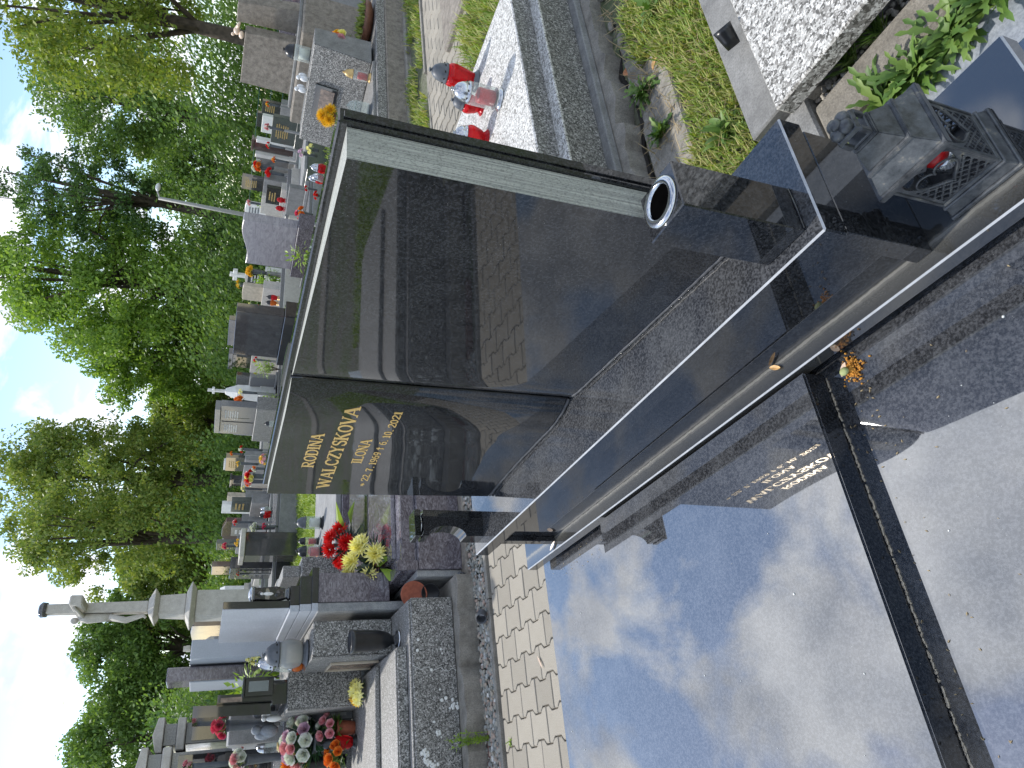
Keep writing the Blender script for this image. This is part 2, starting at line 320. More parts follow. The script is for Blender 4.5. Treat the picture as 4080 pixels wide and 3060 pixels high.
def inst(name, me, parent, loc, rot=(0, 0, 0), sc=1):
    o = bpy.data.objects.new(name, me); link(o, parent, loc); o.rotation_euler = rot; o.scale = (sc, sc, sc) if not hasattr(sc, '__len__') else sc; return o
U = random.uniform
def gz(y):      # the ground climbs a hand's breadth towards the far right
    t = max(0, min(1, (y - 2.0) / 4.0)); return .17 * t * t * (3 - 2 * t)
# ------------------------------------------------------------------ ground and path
g = MB(); ys = [-60, -8, 0, 2, 2.5, 3, 3.5, 4, 4.5, 5, 5.5, 6, 9, 20, 60, 140]; xs = [-160, -60, -20, -8, -4.6, -2, 0, 4, 30, 80]
for j in range(len(ys) - 1):
    for i in range(len(xs) - 1): g.face([(xs[i], ys[j], gz(ys[j]) - .03), (xs[i + 1], ys[j], gz(ys[j]) - .03), (xs[i + 1], ys[j + 1], gz(ys[j + 1]) - .03), (xs[i], ys[j + 1], gz(ys[j + 1]) - .03)])
struct('ground', g, 'soil')
b = MB()
for j in range(len(ys) - 1):
    if ys[j] >= -8 and ys[j + 1] <= 20:
        q = [(-4.25, ys[j]), (-3.12, ys[j]), (-3.12, ys[j + 1]), (-4.25, ys[j + 1])]; b.face([(x, y, gz(y) - .014) for x, y in q])
path = struct('path', b, 'path_bed')
T, PR, AMP = .207, .147, -.0125
def trap(u):      # wave of period 1: +1 around 0, -1 around .5
    u = abs(((u + .5) % 1) - .5); return 1 if u < .18 else (-1 if u > .32 else 1 - 2 * (u - .18) / .14)
def paver_outline(x0, x1):
    us = [x0 + .015] + [u for u in (-.32, -.18, .18, .32) if x0 < u < x1] + [x1 - .015]
    top = [(u * T, PR / 2 + AMP * trap(u) - .0032) for u in us]; return top, [(x, -y) for x, y in top]
def paver_mesh(x0, x1):
    mb = MB(); t, lo = paver_outline(x0, x1); out = lo + t[::-1]; cxm = (x0 + x1) / 2 * T; sx = 1 - .0042 / ((x1 - x0) * T / 2); sy = 1 - .0042 / (PR / 2)
    inn = [((x - cxm) * sx + cxm, y * sy) for x, y in out]; n = len(out); b0 = len(mb.v)
    mb.v += [(x, y, 0) for x, y in inn] + [(x, y, -.0045) for x, y in out] + [(x, y, -.03) for x, y in out]
    mb.f.append(tuple(range(n)))
    for k in (0, n):
        for i in range(n): j = (i + 1) % n; mb.f.append((j + k, i + k, i + n + k, j + n + k))
    mb.mi = [0] * len(mb.f); mb.sm = [False] * len(mb.f); return mb
full, lh, rh = (paver_mesh(-.5, .5), paver_mesh(-.5, 0), paver_mesh(0, .5))
mes = [k.mesh('paver', 'paver') for k in (full, lh, rh)]
rest = MB(); cnt = 0
for r in range(-24, 66):
    y = .075 + r * PR; tilt = 0
    near = (-.5 < y < 1.55) or (5.0 < y < 9.4)
    cols = [(-4.195 + T * (i + .5), 0) for i in range(5)] if r % 2 else [(-4.195 + T * i, 0) for i in range(1, 5)] + [(-4.195, 2), (-4.195 + T * 5, 1)]
    for x, k in cols:
        dz = U(-.0015, .0015)
        if near and cnt < 296:
            cnt += 1; o = inst('paver', mes[k], path, (x, y, gz(y) + dz), (U(-.006, .006), U(-.006, .006), U(-.004, .004)))
        else:
            src = (full, lh, rh)[k]; bse = len(rest.v); rest.v += [(vx + x, vy + y, vz + gz(y) + dz) for vx, vy, vz in src.v]; rest.f += [tuple(i + bse for i in f) for f in src.f]; rest.mi += src.mi; rest.sm += src.sm
o = part('paver_field', rest, 'paver', path); o['kind'] = 'stuff'
e = MB()
yy = -3.0
while yy < 9.5:
    L = 1.0; e.box(-4.262, -4.222, yy + .003, yy + L - .003, gz(yy) - .1, gz(yy) + .012); yy += L
ed = struct('path_edging', e, 'concrete', .003)
# ------------------------------------------------------------------ main tomb
ZS, Z2, Z1, ZP = .45, .518, .7593, .5075
tomb = thing('tomb', 'wide black polished double tomb with raised middle plate, reflecting the clouds', 'tomb', (-1.39, -.5, 0))
wpart('foundation', MB().box(-2.40, -.36, -2.3, .95, -.02, .40), 'concrete_grey', tomb)
wpart('frame_slab', MB().box(-2.434, -.335, -2.35, .97, .405, ZS), 'slab_granite', tomb, .0025)
wpart('cover_plate', MB().box(-1.868, -.939, -2.1, .672, ZS + .0005, ZP), 'slab_granite', tomb, .004, 2)
cp = [o for o in tomb.children if o.name.startswith('cover_plate')][0]; cp.data.materials.append(MATS['black_granite'])
for q in cp.data.polygons: q.material_index = 1 if abs(q.normal.z) < .5 else 0
wpart('spacer', MB().box(-2.39, -.39, .715, .93, ZS + .0005, .4765), 'black_granite', tomb)
pl = bpy.data.objects.new('base_plate', MB().box(0, 2.091, 0, .272, 0, Z2 - .4777).mesh('base_plate', 'dusty_granite', .003)); link(pl, tomb); pl.location = (-2.434 + 1.39, .678 + .5, .4777)
wpart('back_board', MB().box(-2.165, -.623, .7225, .93, Z2 + .0006, .7095), 'black_granite', tomb, .001)
for x0, x1 in ((-2.205, -2.170), (-.623, -.589)): wpart('leg', MB().box(x0, x1, .7055, .94, Z2 + .0006, .7095), 'black_granite', tomb, .0012)
UP = wpart('upper_plate', MB().box(-2.322, -.589, .7005, .958, .710, Z1), 'plinth_granite', tomb, .003)
UP.data.materials.append(MATS['black_granite'])
for q in UP.data.polygons:
    if abs(q.normal.z) < .3: q.material_index = 2
j = MB()
for k in range(1300):
    y = .665 - random.random() * 2.7; r = U(.0007, .0021); j.ball((-.9372 + U(-.001, .0022), y, ZS + .0014), (r, r * U(1, 4), r), 6, 4)
d = wpart('dirt_line', j, 'beige_stone', tomb); d['kind'] = 'stuff'
# ------------------------------------------------------------------ book headstone
book = thing('book_headstone', 'large black granite headstone carved as an open book with gold lettering', 'headstone', (-1.45, .9, Z1))
ZB, ZTP = Z1 + .013, 1.479
def catm(ks, x):
    for i in range(len(ks) - 1):
        if ks[i][0] <= x <= ks[i + 1][0]:
            (x1, y1), (x2, y2) = ks[i], ks[i + 1]; x0, y0 = ks[max(i - 1, 0)]; x3, y3 = ks[min(i + 2, len(ks) - 1)]
            m1 = (y2 - y0) / (x2 - x0); m2 = (y3 - y1) / (x3 - x1); h = x2 - x1; t = (x - x1) / h
            return (2 * t**3 - 3 * t**2 + 1) * y1 + (t**3 - 2 * t**2 + t) * h * m1 + (-2 * t**3 + 3 * t**2) * y2 + (t**3 - t**2) * h * m2
    return ks[-1][1]
LK = [(-2.118, .843), (-2.0, .849), (-1.85, .851), (-1.70, .848), (-1.60, .846), (-1.53, .852), (-1.495, .862), (-1.473, .874)]
RK = [(-1.467, .874), (-1.455, .869), (-1.44, .8655), (-1.41, .8615), (-1.37, .8582), (-1.30, .8530), (-1.15, .8420), (-1.0, .8308), (-.85, .8198), (-.744, .812)]
def lean(x, z): return x - max(0, (-.95 - x)) / 1.17 * .040 * (z - Z1) / .72
def page(ks):
    mb = MB(); N = 72; x0, x1 = ks[0][0], ks[-1][0]; yb = .8785
    xs = [x0 + (x1 - x0) * i / N for i in range(N + 1)]; fr = [(x, catm(ks, x)) for x in xs]
    def p(x, y, z): return (lean(x, z), y, z)
    b0 = len(mb.v); mb.v += [p(x, y, ZB) for x, y in fr] + [p(x, y, ZTP) for x, y in fr]
    for i in range(N): mb.f.append((b0 + i, b0 + i + 1, b0 + N + 2 + i, b0 + N + 1 + i)); mb.mi.append(0); mb.sm.append(True)
    for i in range(N):
        a, c = fr[i], fr[i + 1]
        mb.face([p(*a, ZTP), p(*c, ZTP), p(c[0], yb, ZTP), p(a[0], yb, ZTP)], 1); mb.face([p(*a, ZB), p(a[0], yb, ZB), p(c[0], yb, ZB), p(*c, ZB)], 1)
    a, c = fr[0], fr[-1]; mb.face([p(*a, ZB), p(*a, ZTP), p(a[0], yb, ZTP), p(a[0], yb, ZB)], 1); mb.face([p(*c, ZB), p(c[0], yb, ZB), p(c[0], yb, ZTP), p(*c, ZTP)], 1); return mb
pg = wpart('page', page(LK), ['black_granite', 'page_edge'], book); pg['label'] = 'left page with gold inscription'
pg2 = wpart('page', page(RK), ['black_granite', 'page_edge'], book); pg2['label'] = 'blank right page with rough grey page edges'
cv = MB(); cv.v = [(lean(x, z) + dx, y, z) for z in (Z1 + .0005, 1.4935) for y in (.8795, .912) for x, dx in ((-2.135, 0), (-.737, 0))]
for f in ((0, 2, 3, 1), (4, 5, 7, 6), (0, 1, 5, 4), (2, 6, 7, 3), (0, 4, 6, 2), (1, 3, 7, 5)): cv.f.append(f); cv.mi.append(0); cv.sm.append(False)
wpart('cover', cv, 'black_granite', book, .003)
wpart('cover_ridge', MB().box(-.7365, -.7335, .888, .902, Z1 + .002, 1.485), 'black_granite', book, .001)
sp = MB(); N = 12
prof = [(-1.585 + .2 * i / N, .913 + .022 * math.sin(math.pi * i / N)) for i in range(N + 1)]
sp.prism([(x - .02, y) for x, y in prof] + [(-1.405, .9105), (-1.605, .9105)], 'z', Z1 + .0005, 1.497); wpart('spine', sp, 'sealant_black', book)
gr = MB(); gr.tube([(lean(-1.470, z), .8725 + U(-.0008, .0008), z) for z in [ZB - .01 + .03 * i for i in range(25)]], .0032, 6); wpart('sealant_seam', gr, 'sealant_black', book)
gl = MB()
for ks in (LK, RK):
    pts = []
    for i in range(60):
        x = ks[0][0] + (ks[-1][0] - ks[0][0]) * i / 59; pts.append((lean(x, Z1), catm(ks, x) + .004, Z1 + .005 + U(-.0012, .0012)))
    gl.tube(pts, [U(.0045, .006) for _ in pts], 6)
wpart('sealant_line', gl, 'sealant_grey', book)
# gold letters: a small hand-drawn serif alphabet
def arc(cx, cy, rx, ry, a0, a1, n=14): return [(cx + rx * math.cos(rad(a0 + (a1 - a0) * i / n)), cy + ry * math.sin(rad(a0 + (a1 - a0) * i / n))) for i in range(n + 1)]
TK, TN, SF = .15, .075, .065
def sf(x, y, w=.28): return ([(x - w / 2, y), (x + w / 2, y)], SF)
GL = {
 'A': (.66, [([(.06, 0), (.33, 1)], TN), ([(.33, 1), (.58, 0)], TK), ([(.16, .33), (.49, .33)], TN), sf(.06, .03, .2), sf(.58, .03, .26)]),
 'R': (.66, [([(.12, 0), (.12, 1)], TK), ([(.12, .96), (.3, .96)] + arc(.3, .73, .22, .23, 90, -90) + [(.12, .5)], .095), ([(.3, .5), (.6, .02)], TK), sf(.12, .03), sf(.08, .97, .2), sf(.62, .03, .16)]),
 'O': (.66, [(arc(.33, .5, .25, .47, 0, 360, 26), .12)]),
 'D': (.66, [([(.12, 0), (.12, 1)], TK), ([(.12, .96), (.28, .96)] + arc(.28, .5, .3, .46, 90, -90, 18) + [(.12, .04)], .11), sf(.08, .03, .2), sf(.08, .97, .2)]),
 'I': (.3, [([(.15, 0), (.15, 1)], TK), sf(.15, .03), sf(.15, .97)]),
 'N': (.7, [([(.12, 0), (.12, 1)], TN), ([(.12, .97), (.58, .03)], TK), ([(.58, 0), (.58, 1)], TN), sf(.12, .03, .24), sf(.08, .97, .2), sf(.58, .97, .24)]),
 'W': (.95, [([(.08, 1), (.28, 0)], TK), ([(.28, 0), (.48, .95)], TN), ([(.48, .95), (.68, 0)], TK), ([(.68, 0), (.88, 1)], TN), sf(.08, .97, .24), sf(.48, .97, .2), sf(.88, .97, .2)]),
 'L': (.58, [([(.14, 0), (.14, 1)], TK), ([(.14, .04), (.52, .04)], TN), ([(.52, .02), (.52, .24)], TN), sf(.12, .03, .24), sf(.14, .97)]),
 'C': (.64, [(arc(.35, .5, .25, .46, 40, 320, 22), .12), ([(.56, .62), (.56, .95)], TN), ([(.56, .08), (.56, .3)], TN * .7)]),
 'Z': (.6, [([(.08, .96), (.53, .96)], TN), ([(.5, .94), (.1, .06)], TK), ([(.08, .04), (.53, .04)], TN), ([(.08, .97), (.08, .76)], TN), ([(.53, .03), (.53, .24)], TN)]),
 'Y': (.66, [([(.08, .97), (.33, .48)], TK), ([(.58, .97), (.33, .48)], TN), ([(.33, .5), (.33, 0)], TK), sf(.08, .97, .22), sf(.58, .97, .2), sf(.33, .03)]),
 'S': (.54, [(arc(.27, .73, .17, .24, 30, 215, 14) + arc(.26, .27, .19, .25, 55, -150, 16), .12), ([(.43, .72), (.43, .97)], TN), ([(.08, .05), (.08, .3)], TN)]),
 'K': (.68, [([(.12, 0), (.12, 1)], TK), ([(.56, .97), (.14, .45)], TN), ([(.27, .58), (.58, .03)], TK), sf(.12, .03), sf(.12, .97), sf(.56, .97, .2), sf(.6, .03, .2)]),
 'V': (.64, [([(.08, 1), (.33, 0)], TK), ([(.33, 0), (.56, 1)], TN), sf(.08, .97, .24), sf(.56, .97, .2)]),
 '2': (.5, [([(.08, .72)] + arc(.25, .74, .17, .22, 160, -30, 12) + [(.08, .08)], .11), ([(.06, .06), (.44, .06)], .11), ([(.44, .04), (.44, .22)], TN)]),
 '7': (.48, [([(.06, .94), (.44, .94)], .11), ([(.43, .93), (.24, .5), (.18, 0)], TK), ([(.07, .97), (.07, .76)], TN)]),
 '1': (.36, [([(.18, 0), (.18, 1)], TK), ([(.18, .98), (.05, .82)], TN), sf(.18, .03)]),
 '9': (.5, [(arc(.25, .68, .17, .27, 0, 360, 18), .1), ([(.42, .7), (.4, .35), (.27, .08), (.09, .06)], .1)]),
 '6': (.5, [(arc(.25, .32, .17, .27, 0, 360, 18), .1), ([(.08, .3), (.1, .65), (.23, .92), (.41, .94)], .1)]),
 '0': (.5, [(arc(.25, .5, .17, .45, 0, 360, 22), .11)]),
 '.': (.24, [([(.12, 0), (.12, .14)], .14)]),
 '*': (.5, [([(.25 + .24 * math.cos(rad(a)), .5 + .28 * math.sin(rad(a))), (.25 - .24 * math.cos(rad(a)), .5 - .28 * math.sin(rad(a)))], .085) for a in (30, 90, 150)]),
 '+': (.5, [([(.25, .05), (.25, .98)], .12), ([(.06, .68), (.44, .68)], .11), ([(.18, .05), (.32, .05)], .1)]),
 ' ': (.26, []),
}
def letter(ch, x, z, h, sx, par):
    w, st = GL[ch]; mb = MB(); k = 0
    for pts, wd in st:
        k += 1; off = .0008 + .00012 * k; P2 = [Vector((q[0], q[1])) for q in pts]; L = []; Rr = []
        for i, q in enumerate(P2):
            dd = (P2[min(i + 1, len(P2) - 1)] - P2[max(i - 1, 0)]).normalized(); nn = Vector((-dd.y, dd.x)) * wd / 2; L.append(q + nn); Rr.append(q - nn)
        def w3(q, o):
            X = x + q.x * h * sx; Z = z + q.y * h; return (lean(X, Z), catm(LK, X) - o, Z)
        for i in range(len(P2) - 1):
            a, c, d2, e2 = L[i], L[i + 1], Rr[i + 1], Rr[i]; mb.face([w3(q, off) for q in (e2, d2, c, a)])
            for q, r in ((a, c), (d2, e2)): mb.face([w3(q, off), w3(r, off), w3(r, -.001), w3(q, -.001)])
    if mb.f: wpart('letter', mb, 'gold_paint', par)
def line(txt, x0, x1, z, h):
    tot = sum(GL[c][0] for c in txt); sx = (x1 - x0) / (tot * h); x = x0
    for c in txt: letter(c, x, z, h, sx, pg_book); x += GL[c][0] * h * sx
pg_book = book
line('RODINA', -1.930, -1.708, 1.368, .033); line('WALCZYSKOVA', -2.072, -1.552, 1.303, .037); line('ILONA', -1.893, -1.730, 1.238, .029); line('* 22. 7. 1969 + 6. 10. 2021', -2.055, -1.560, 1.195, .021)
# ------------------------------------------------------------------ stone vases on the upper plate
def vase_block(label, cx, cy, bite):
    t = thing('stone_vase', label, 'vase', (cx, cy, Z1), None); h = .238; a = .047
    if not bite:
        mb = MB(); mb.box(-a, a, -a, a, .0006, h); part('block', mb, 'black_granite', t, .002)
        r = MB().lathe([(.0285, h - .06), (.0285, h + .004), (.031, h + .0065), (.041, h + .005), (.0425, h + .001), (.0425, h + .0005)], 40); part('steel_ring', r, 'steel', t)
        part('hole_shade_disc', MB().lathe([(.0283, h + .0012), (.0, h + .0011)], 32), 'hole_shade', t)  # flat black disc, the shade inside the vase opening put into its colour
        part('sealant', MB().tube([(a + .001, -a + .003, .003), (a + .002, -.01, .0035), (a + .001, a - .004, .003)], .0022, 6), 'sealant_black', t)
    else:
        w = .036; out = [(-.045, .0006), (.045, .0006), (.045, .212), (-.045, .212)] + [(-.045 + .042 * math.cos(rad(q)) * .85 - .0, .129 + .066 * math.sin(rad(q))) for q in range(90, -91, -10)]
        part('block', MB().prism(out, 'x', -w, w), 'black_granite', t); part('cap', MB().box(-w - .002, w + .002, -.047, .047, .221, .242), 'black_granite', t, .0015)
        part('steel_ring', MB().lathe([(.030, .2125), (.033, .2125), (.033, .2205), (.030, .2205)], 30), 'steel', t)
    return t
vase_block('square black granite vase with steel ring at the right end of the plinth', -.6685, .7735, False)
vase_block('narrow black granite block with a round bite, left of the open book', -2.262, .784, True)
# ------------------------------------------------------------------ heart lantern on the base plate
LX, LY = -.472, .789
hl = thing('heart_lantern', 'dark metal candle lantern with heart cut-outs and tiered roof, beside the tomb plinth', 'lantern', (LX, LY, Z2 + .0005))
def sq(r): return (-r, r, -r, r)
bs = MB(); bs.frustum(sq(.064), sq(.063), 0, .008); bs.frustum(sq(.060), sq(.0545), .008, .026); bs.frustum(sq(.0565), sq(.0555), .026, .031); bs.frustum(sq(.053), sq(.0505), .031, .037); part('base', bs, 'lantern_metal', hl, .0015)
rf = MB(); rf.frustum(sq(.0635), sq(.0635), .158, .170); rf.frustum(sq(.058), sq(.040), .170, .200); rf.frustum(sq(.043), sq(.041), .200, .206); rf.frustum(sq(.036), sq(.022), .206, .240); rf.frustum(sq(.0225), sq(.0215), .240, .245); part('roof', rf, 'lantern_metal', hl, .0012, 2)
ch = MB(); ch.frustum(sq(.019), sq(.019), .245, .250)
for a in (-1, 1):
    for c in (-1, 1): ch.box(a * .017 - .004, a * .017 + .004, c * .017 - .004, c * .017 + .004, .250, .270)
ch.frustum(sq(.021), sq(.018), .270, .278); part('chimney', ch, 'lantern_metal', hl, .0012)
fi = MB()
for a in (0, 90, 180, 270): fi.ball((.011 * math.cos(rad(a + 45)), .011 * math.sin(rad(a + 45)), .284), (.012, .012, .010), 10, 7)
fi.ball((0, 0, .292), (.010, .010, .008), 10, 6); part('finial', fi, 'lantern_metal', hl)
PW, PH, CS = .096, .121, .0015
def heart(u, v):  # centred, about 1 wide
    u = abs(u); return (u * u + v * v - .25)**3 - u * u * v**3 * 1.9 < 0 and v > -.75
def hole(u, v):
    hu, hv = u / .058, (v - .004) / .058
    if heart(hu, hv): return True
    if heart(u / .076, (v - .004) / .074): return False
    if abs(u) > PW / 2 - .006 or abs(v) > PH / 2 - .006: return False
    a = (u + v) / .0158; c = (u - v) / .0158; a -= round(a); c -= round(c); x = (a + c) / 2 * .0158; y = (a - c) / 2 * .0158; q = .0031
    return any((x - ox)**2 + (y - oy)**2 < .0024**2 for ox, oy in ((q, 0), (-q, 0), (0, q), (0, -q))) or (abs(x) < .0026 and abs(y) < .0026)
pm = MB(); nu, nv = int(PW / CS), int(PH / CS); keep = {}
for i in range(nu):
    for k in range(nv): keep[i, k] = not hole(-PW / 2 + (i + .5) * CS, -PH / 2 + (k + .5) * CS)
vid = {}
def vtx(i, k, s):
    if (i, k, s) not in vid: vid[i, k, s] = len(pm.v); pm.v.append((-PW / 2 + i * CS, (-.0012, .0012)[s], -PH / 2 + k * CS))
    return vid[i, k, s]
for (i, k), on in keep.items():
    if not on: continue
    q = [(i, k), (i + 1, k), (i + 1, k + 1), (i, k + 1)]; pm.f.append(tuple(vtx(*w, 0) for w in q)); pm.f.append(tuple(vtx(*w, 1) for w in reversed(q)))
    for n_, (e1, e2) in (((i, k - 1), (0, 1)), ((i + 1, k), (1, 2)), ((i, k + 1), (2, 3)), ((i - 1, k), (3, 0))):
        if not keep.get(n_, False): pm.f.append((vtx(*q[e2], 0), vtx(*q[e1], 0), vtx(*q[e1], 1), vtx(*q[e2], 1)))
pm.mi = [0] * len(pm.f); pm.sm = [False] * len(pm.f); panel = pm.mesh('filigree_panel', 'lantern_metal')
rim = MB(); pts = []
for q in range(49):
    t = q / 48 * 2 * math.pi; pts.append((.0021 * 16 * math.sin(t)**3 * .98, 0, .004 + .0021 * (13 * math.cos(t) - 5 * math.cos(2 * t) - 2 * math.cos(3 * t) - math.cos(4 * t)) * .98))
rim.tube(pts, .0019, 6); rimm = rim.mesh('heart_rim', 'lantern_metal')
for k in range(4):
    o = inst('filigree_panel', panel, hl, (.049 * math.sin(k * math.pi / 2), -.049 * math.cos(k * math.pi / 2), .0975), (0, 0, k * math.pi / 2)); inst('heart_rim', rimm, o, (0, -.0015, 0))
for a in (-.05, .05):
    for c in (-.05, .05): part('corner_post', MB().box(a - .0025, a + .0025, c - .0025, c + .0025, .037, .158), 'lantern_metal', hl, .001)
part('candle', MB().lathe([(.022, .038), (.024, .05), (.024, .075), (.02, .08)], 20), 'silver_plastic', hl); part('candle_top', MB().lathe([(.021, .0805), (.022, .095), (.014, .102)], 20), 'red_wax', hl)
# ------------------------------------------------------------------ litter on the tomb
cr = MB()
for k in range(420):
    a = U(0, 6.28); r = abs(random.gauss(0, .013)); r2 = .45 + .55 * math.cos(a * 2.5)**2; cr.ball((-.868 + math.cos(a) * r * 1.3 * r2, .645 + math.sin(a) * r * 1.2, ZS + .002 + U(0, .009) * max(0, 1 - r / .03)), U(.0012, .0028), 5, 4)
solo('seed_crumb_heap', cr, 'orange_crumb', 'small heap of orange crumbs in the corner of the raised plate', 'crumbs', (-.868, .645, ZS))
lf = MB(); lf.ball((-.878, .642, ZS + .016), (.011, .009, .006), 10, 6); solo('seed_pod', lf, 'soft_green', 'pale green seed pod lying on the orange crumb heap', 'seed pod', (-.878, .642, ZS + .01))
def flat_leaf(name, label, x, y, z, L, w, rz, mat, curl=.3):
    mb = MB(); n = 8
    for i in range(n):
        for s_ in (-1, 1):
            def pt(i, s): t = i / n; ww = w / 2 * math.sin(math.pi * min(1, t * .97 + .03))**.7; q = Matrix.Rotation(rz, 3, 'Z') @ Vector((L * (t - .5), s * ww, .003 + curl * ww * abs(s) + .15 * L * (t - .5)**2)); return (x + q.x, y + q.y, z + q.z)
            mb.face([pt(i, 0), pt(i + 1, 0), pt(i + 1, s_), pt(i, s_)] if s_ > 0 else [pt(i, 0), pt(i, s_), pt(i + 1, s_), pt(i + 1, 0)], 0, True)
    return solo(name, mb, mat, label, 'leaf', (x, y, z))
flat_leaf('winged_seed', 'tan winged seed on the dusty ledge below the book', -.992, .712, Z2 + .001, .034, .011, 2.6, 'tan_leaf')
flat_leaf('dry_leaf', 'cream curled leaf resting against the orange crumb heap', -.885, .652, ZS + .003, .030, .014, .9, 'peach_ceramic')
flat_leaf('dry_leaf', 'brown leaf on the concrete beside the cracked footing', -1.55, 2.66, gz(2.66) - .0, .055, .03, .6, 'tan_leaf', .8)
flat_leaf('dry_leaf', 'orange brown leaf caught in the weeds at the cracked footing', -1.68, 2.75, gz(2.75) + .05, .05, .03, 1.7, 'brown_leaf', .8)
flat_leaf('dry_leaf', 'pale strip of leaf lying across the pavers', -3.56, .515, .004, .085, .014, 2.2, 'peach_ceramic', .5)
flat_leaf('dry_leaf', 'cream leaf at the foot of the left support leg', -2.185, .694, Z2 + .001, .05, .012, .4, 'peach_ceramic', .4)
sc = MB()
for k in range(150):
    if k < 85: x, y = -.93 + U(.0, .10)**1.0, U(-.5, .66)
    elif k < 120: x, y = U(-2.3, -1.9), U(.60, .675)
    else: x, y = U(-.93, -.5), U(.1, .65)
    z = ZS + .001; a = U(0, 6.28); L = U(.003, .009); sc.leaf((x, y, z), (math.cos(a), math.sin(a), .15), (0, 0, 1), L, L * .35)
o = struct('litter', sc, 'dry_straw', 0, 'stuff'); o['label'] = 'scattered dry bits along the tomb joint'; o['category'] = 'litter'
fl2 = MB()
for k in range(90):
    x, y = U(-2.4, -.36), U(-1.5, .65); onp = -1.868 < x < -.939; z = (ZP if onp else ZS) + .0008; r = abs(random.gauss(0, .0011)) + .0006; fl2.ball((x, y, z), (r, r, r * .5), 6, 4)
o = struct('dust_specks', fl2, 'lichen', 0, 'stuff'); o['label'] = 'pale specks of dirt on the tomb plates'; o['category'] = 'litter'
#@@PART2
# ------------------------------------------------------------------ grave candles, flowers (builders)
def lantern(label, loc, H, R, body, lid, base, shape='bulb', inner=None, group=None, ribs=0):
    t = thing('grave_candle', label, 'candle', loc, group)
    bp = {'bulb': [(.62, .10), (.80, .20), (1.0, .42), (.97, .52), (.80, .60)], 'cyl': [(.86, .10), (.88, .12), (.88, .60), (.8, .63)], 'flame': [(.66, .08), (.74, .2), (1.0, .48), (.96, .58), (.78, .64)],
          'globe': [(.6, .10), (.85, .16), (1.0, .32), (.98, .45), (.78, .60)], 'bell': [(.9, .12), (.92, .2), (.8, .45), (.5, .62)], 'square': [(.9, .12), (.9, .6)]}[shape]
    part('foot', MB().lathe([(.92 * R, 0), (.95 * R, .02 * H), (.78 * R, .05 * H), (.66 * R, .09 * H), (bp[0][0] * R, .105 * H)], 24), base, t)
    n = 4 if shape == 'square' else 28
    part('glass', MB().lathe([(r * R, z * H) for r, z in bp], n, sm=n > 4, ribs=ribs, rd=.025), body, t)
    if inner: part('wick_candle', MB().lathe([(.62 * R, .12 * H), (.62 * R, .44 * H), (.58 * R, .46 * H)], 18), inner, t)
    z0 = bp[-1][1]; part('lid', MB().lathe([(.86 * R, z0 * H), (.88 * R, (z0 + .03) * H), (.78 * R, (z0 + .05) * H), (.78 * R, (z0 + .09) * H), (.70 * R, (z0 + .17) * H), (.52 * R, (z0 + .25) * H), (.26 * R, (z0 + .30) * H)], 24), lid, t)
    k = MB(); zt = (z0 + .30) * H; k.lathe([(.17 * R, zt - .01 * H), (.15 * R, zt + .02 * H)], 10); k.box(-.16 * R, .16 * R, -.05 * R, .05 * R, zt + .02 * H, zt + .045 * H); k.lathe([(.2 * R, zt + .045 * H), (.17 * R, zt + .06 * H)], 10); part('knob', k, lid, t)
    if ribs or shape in ('globe', 'bell'):
        v = MB()
        for q in range(8):
            a = q * math.pi / 4; v.box(*sorted((.79 * R * math.cos(a) - .06 * R, .79 * R * math.cos(a) + .06 * R)), *sorted((.79 * R * math.sin(a) - .06 * R, .79 * R * math.sin(a) + .06 * R)), (z0 + .058) * H, (z0 + .08) * H)
        part('vent_slot', v, 'crack_dark', t)['kind'] = 'stuff'
    return t
BC = {}
def bloom(kind, col):
    if (kind, col) in BC: return BC[kind, col]
    mb = MB(); st = random.getstate(); random.seed(hash(kind) % 97 + len(col))
    if kind == 'mum':
        for n, el, L in ((16, -12, 1.0), (15, 12, .98), (13, 35, .88), (11, 55, .72), (7, 74, .55)):
            for i in range(n):
                a = 2 * math.pi * (i + U(-.2, .2)) / n + el; d = Vector((math.cos(a) * math.cos(rad(el)), math.sin(a) * math.cos(rad(el)), math.sin(rad(el)))); mb.leaf(d * .12, d + Vector((0, 0, U(-.1, .15))), (0, 0, 1) if el < 60 else (1, 0, 0), L * U(.88, 1.05), .30, 0, -.5)
    elif kind == 'rose':
        for k, (r, h, n) in enumerate(((.95, .35, 6), (.75, .55, 6), (.55, .7, 5), (.35, .8, 4), (.15, .82, 3))):
            for i in range(n):
                a = 2 * math.pi * (i + k * .37) / n; a2 = a + 2 * math.pi / n * 1.1
                p = [(r * .45 * math.cos(a), r * .45 * math.sin(a), -.1), (r * .45 * math.cos(a2), r * .45 * math.sin(a2), -.1), (r * 1.05 * math.cos(a2), r * 1.05 * math.sin(a2), h), (r * 1.15 * math.cos((a + a2) / 2), r * 1.15 * math.sin((a + a2) / 2), h + .06), (r * 1.05 * math.cos(a), r * 1.05 * math.sin(a), h)]; mb.face(p)
    else:
        for n, el, L in ((9, 5, 1.0), (9, 30, .85)):
            for i in range(n):
                a = 2 * math.pi * i / n + el; d = Vector((math.cos(a) * math.cos(rad(el)), math.sin(a) * math.cos(rad(el)), math.sin(rad(el)))); mb.leaf((0, 0, 0), d, (0, 0, 1), L, .5, 0, .2)
        mb.ball((0, 0, .1), (.2, .2, .14), 8, 5)
    random.setstate(st); BC[kind, col] = mb.mesh('bloom', 'petal_' + col); return BC[kind, col]
CAMP = Vector((0, 0, 1.6))
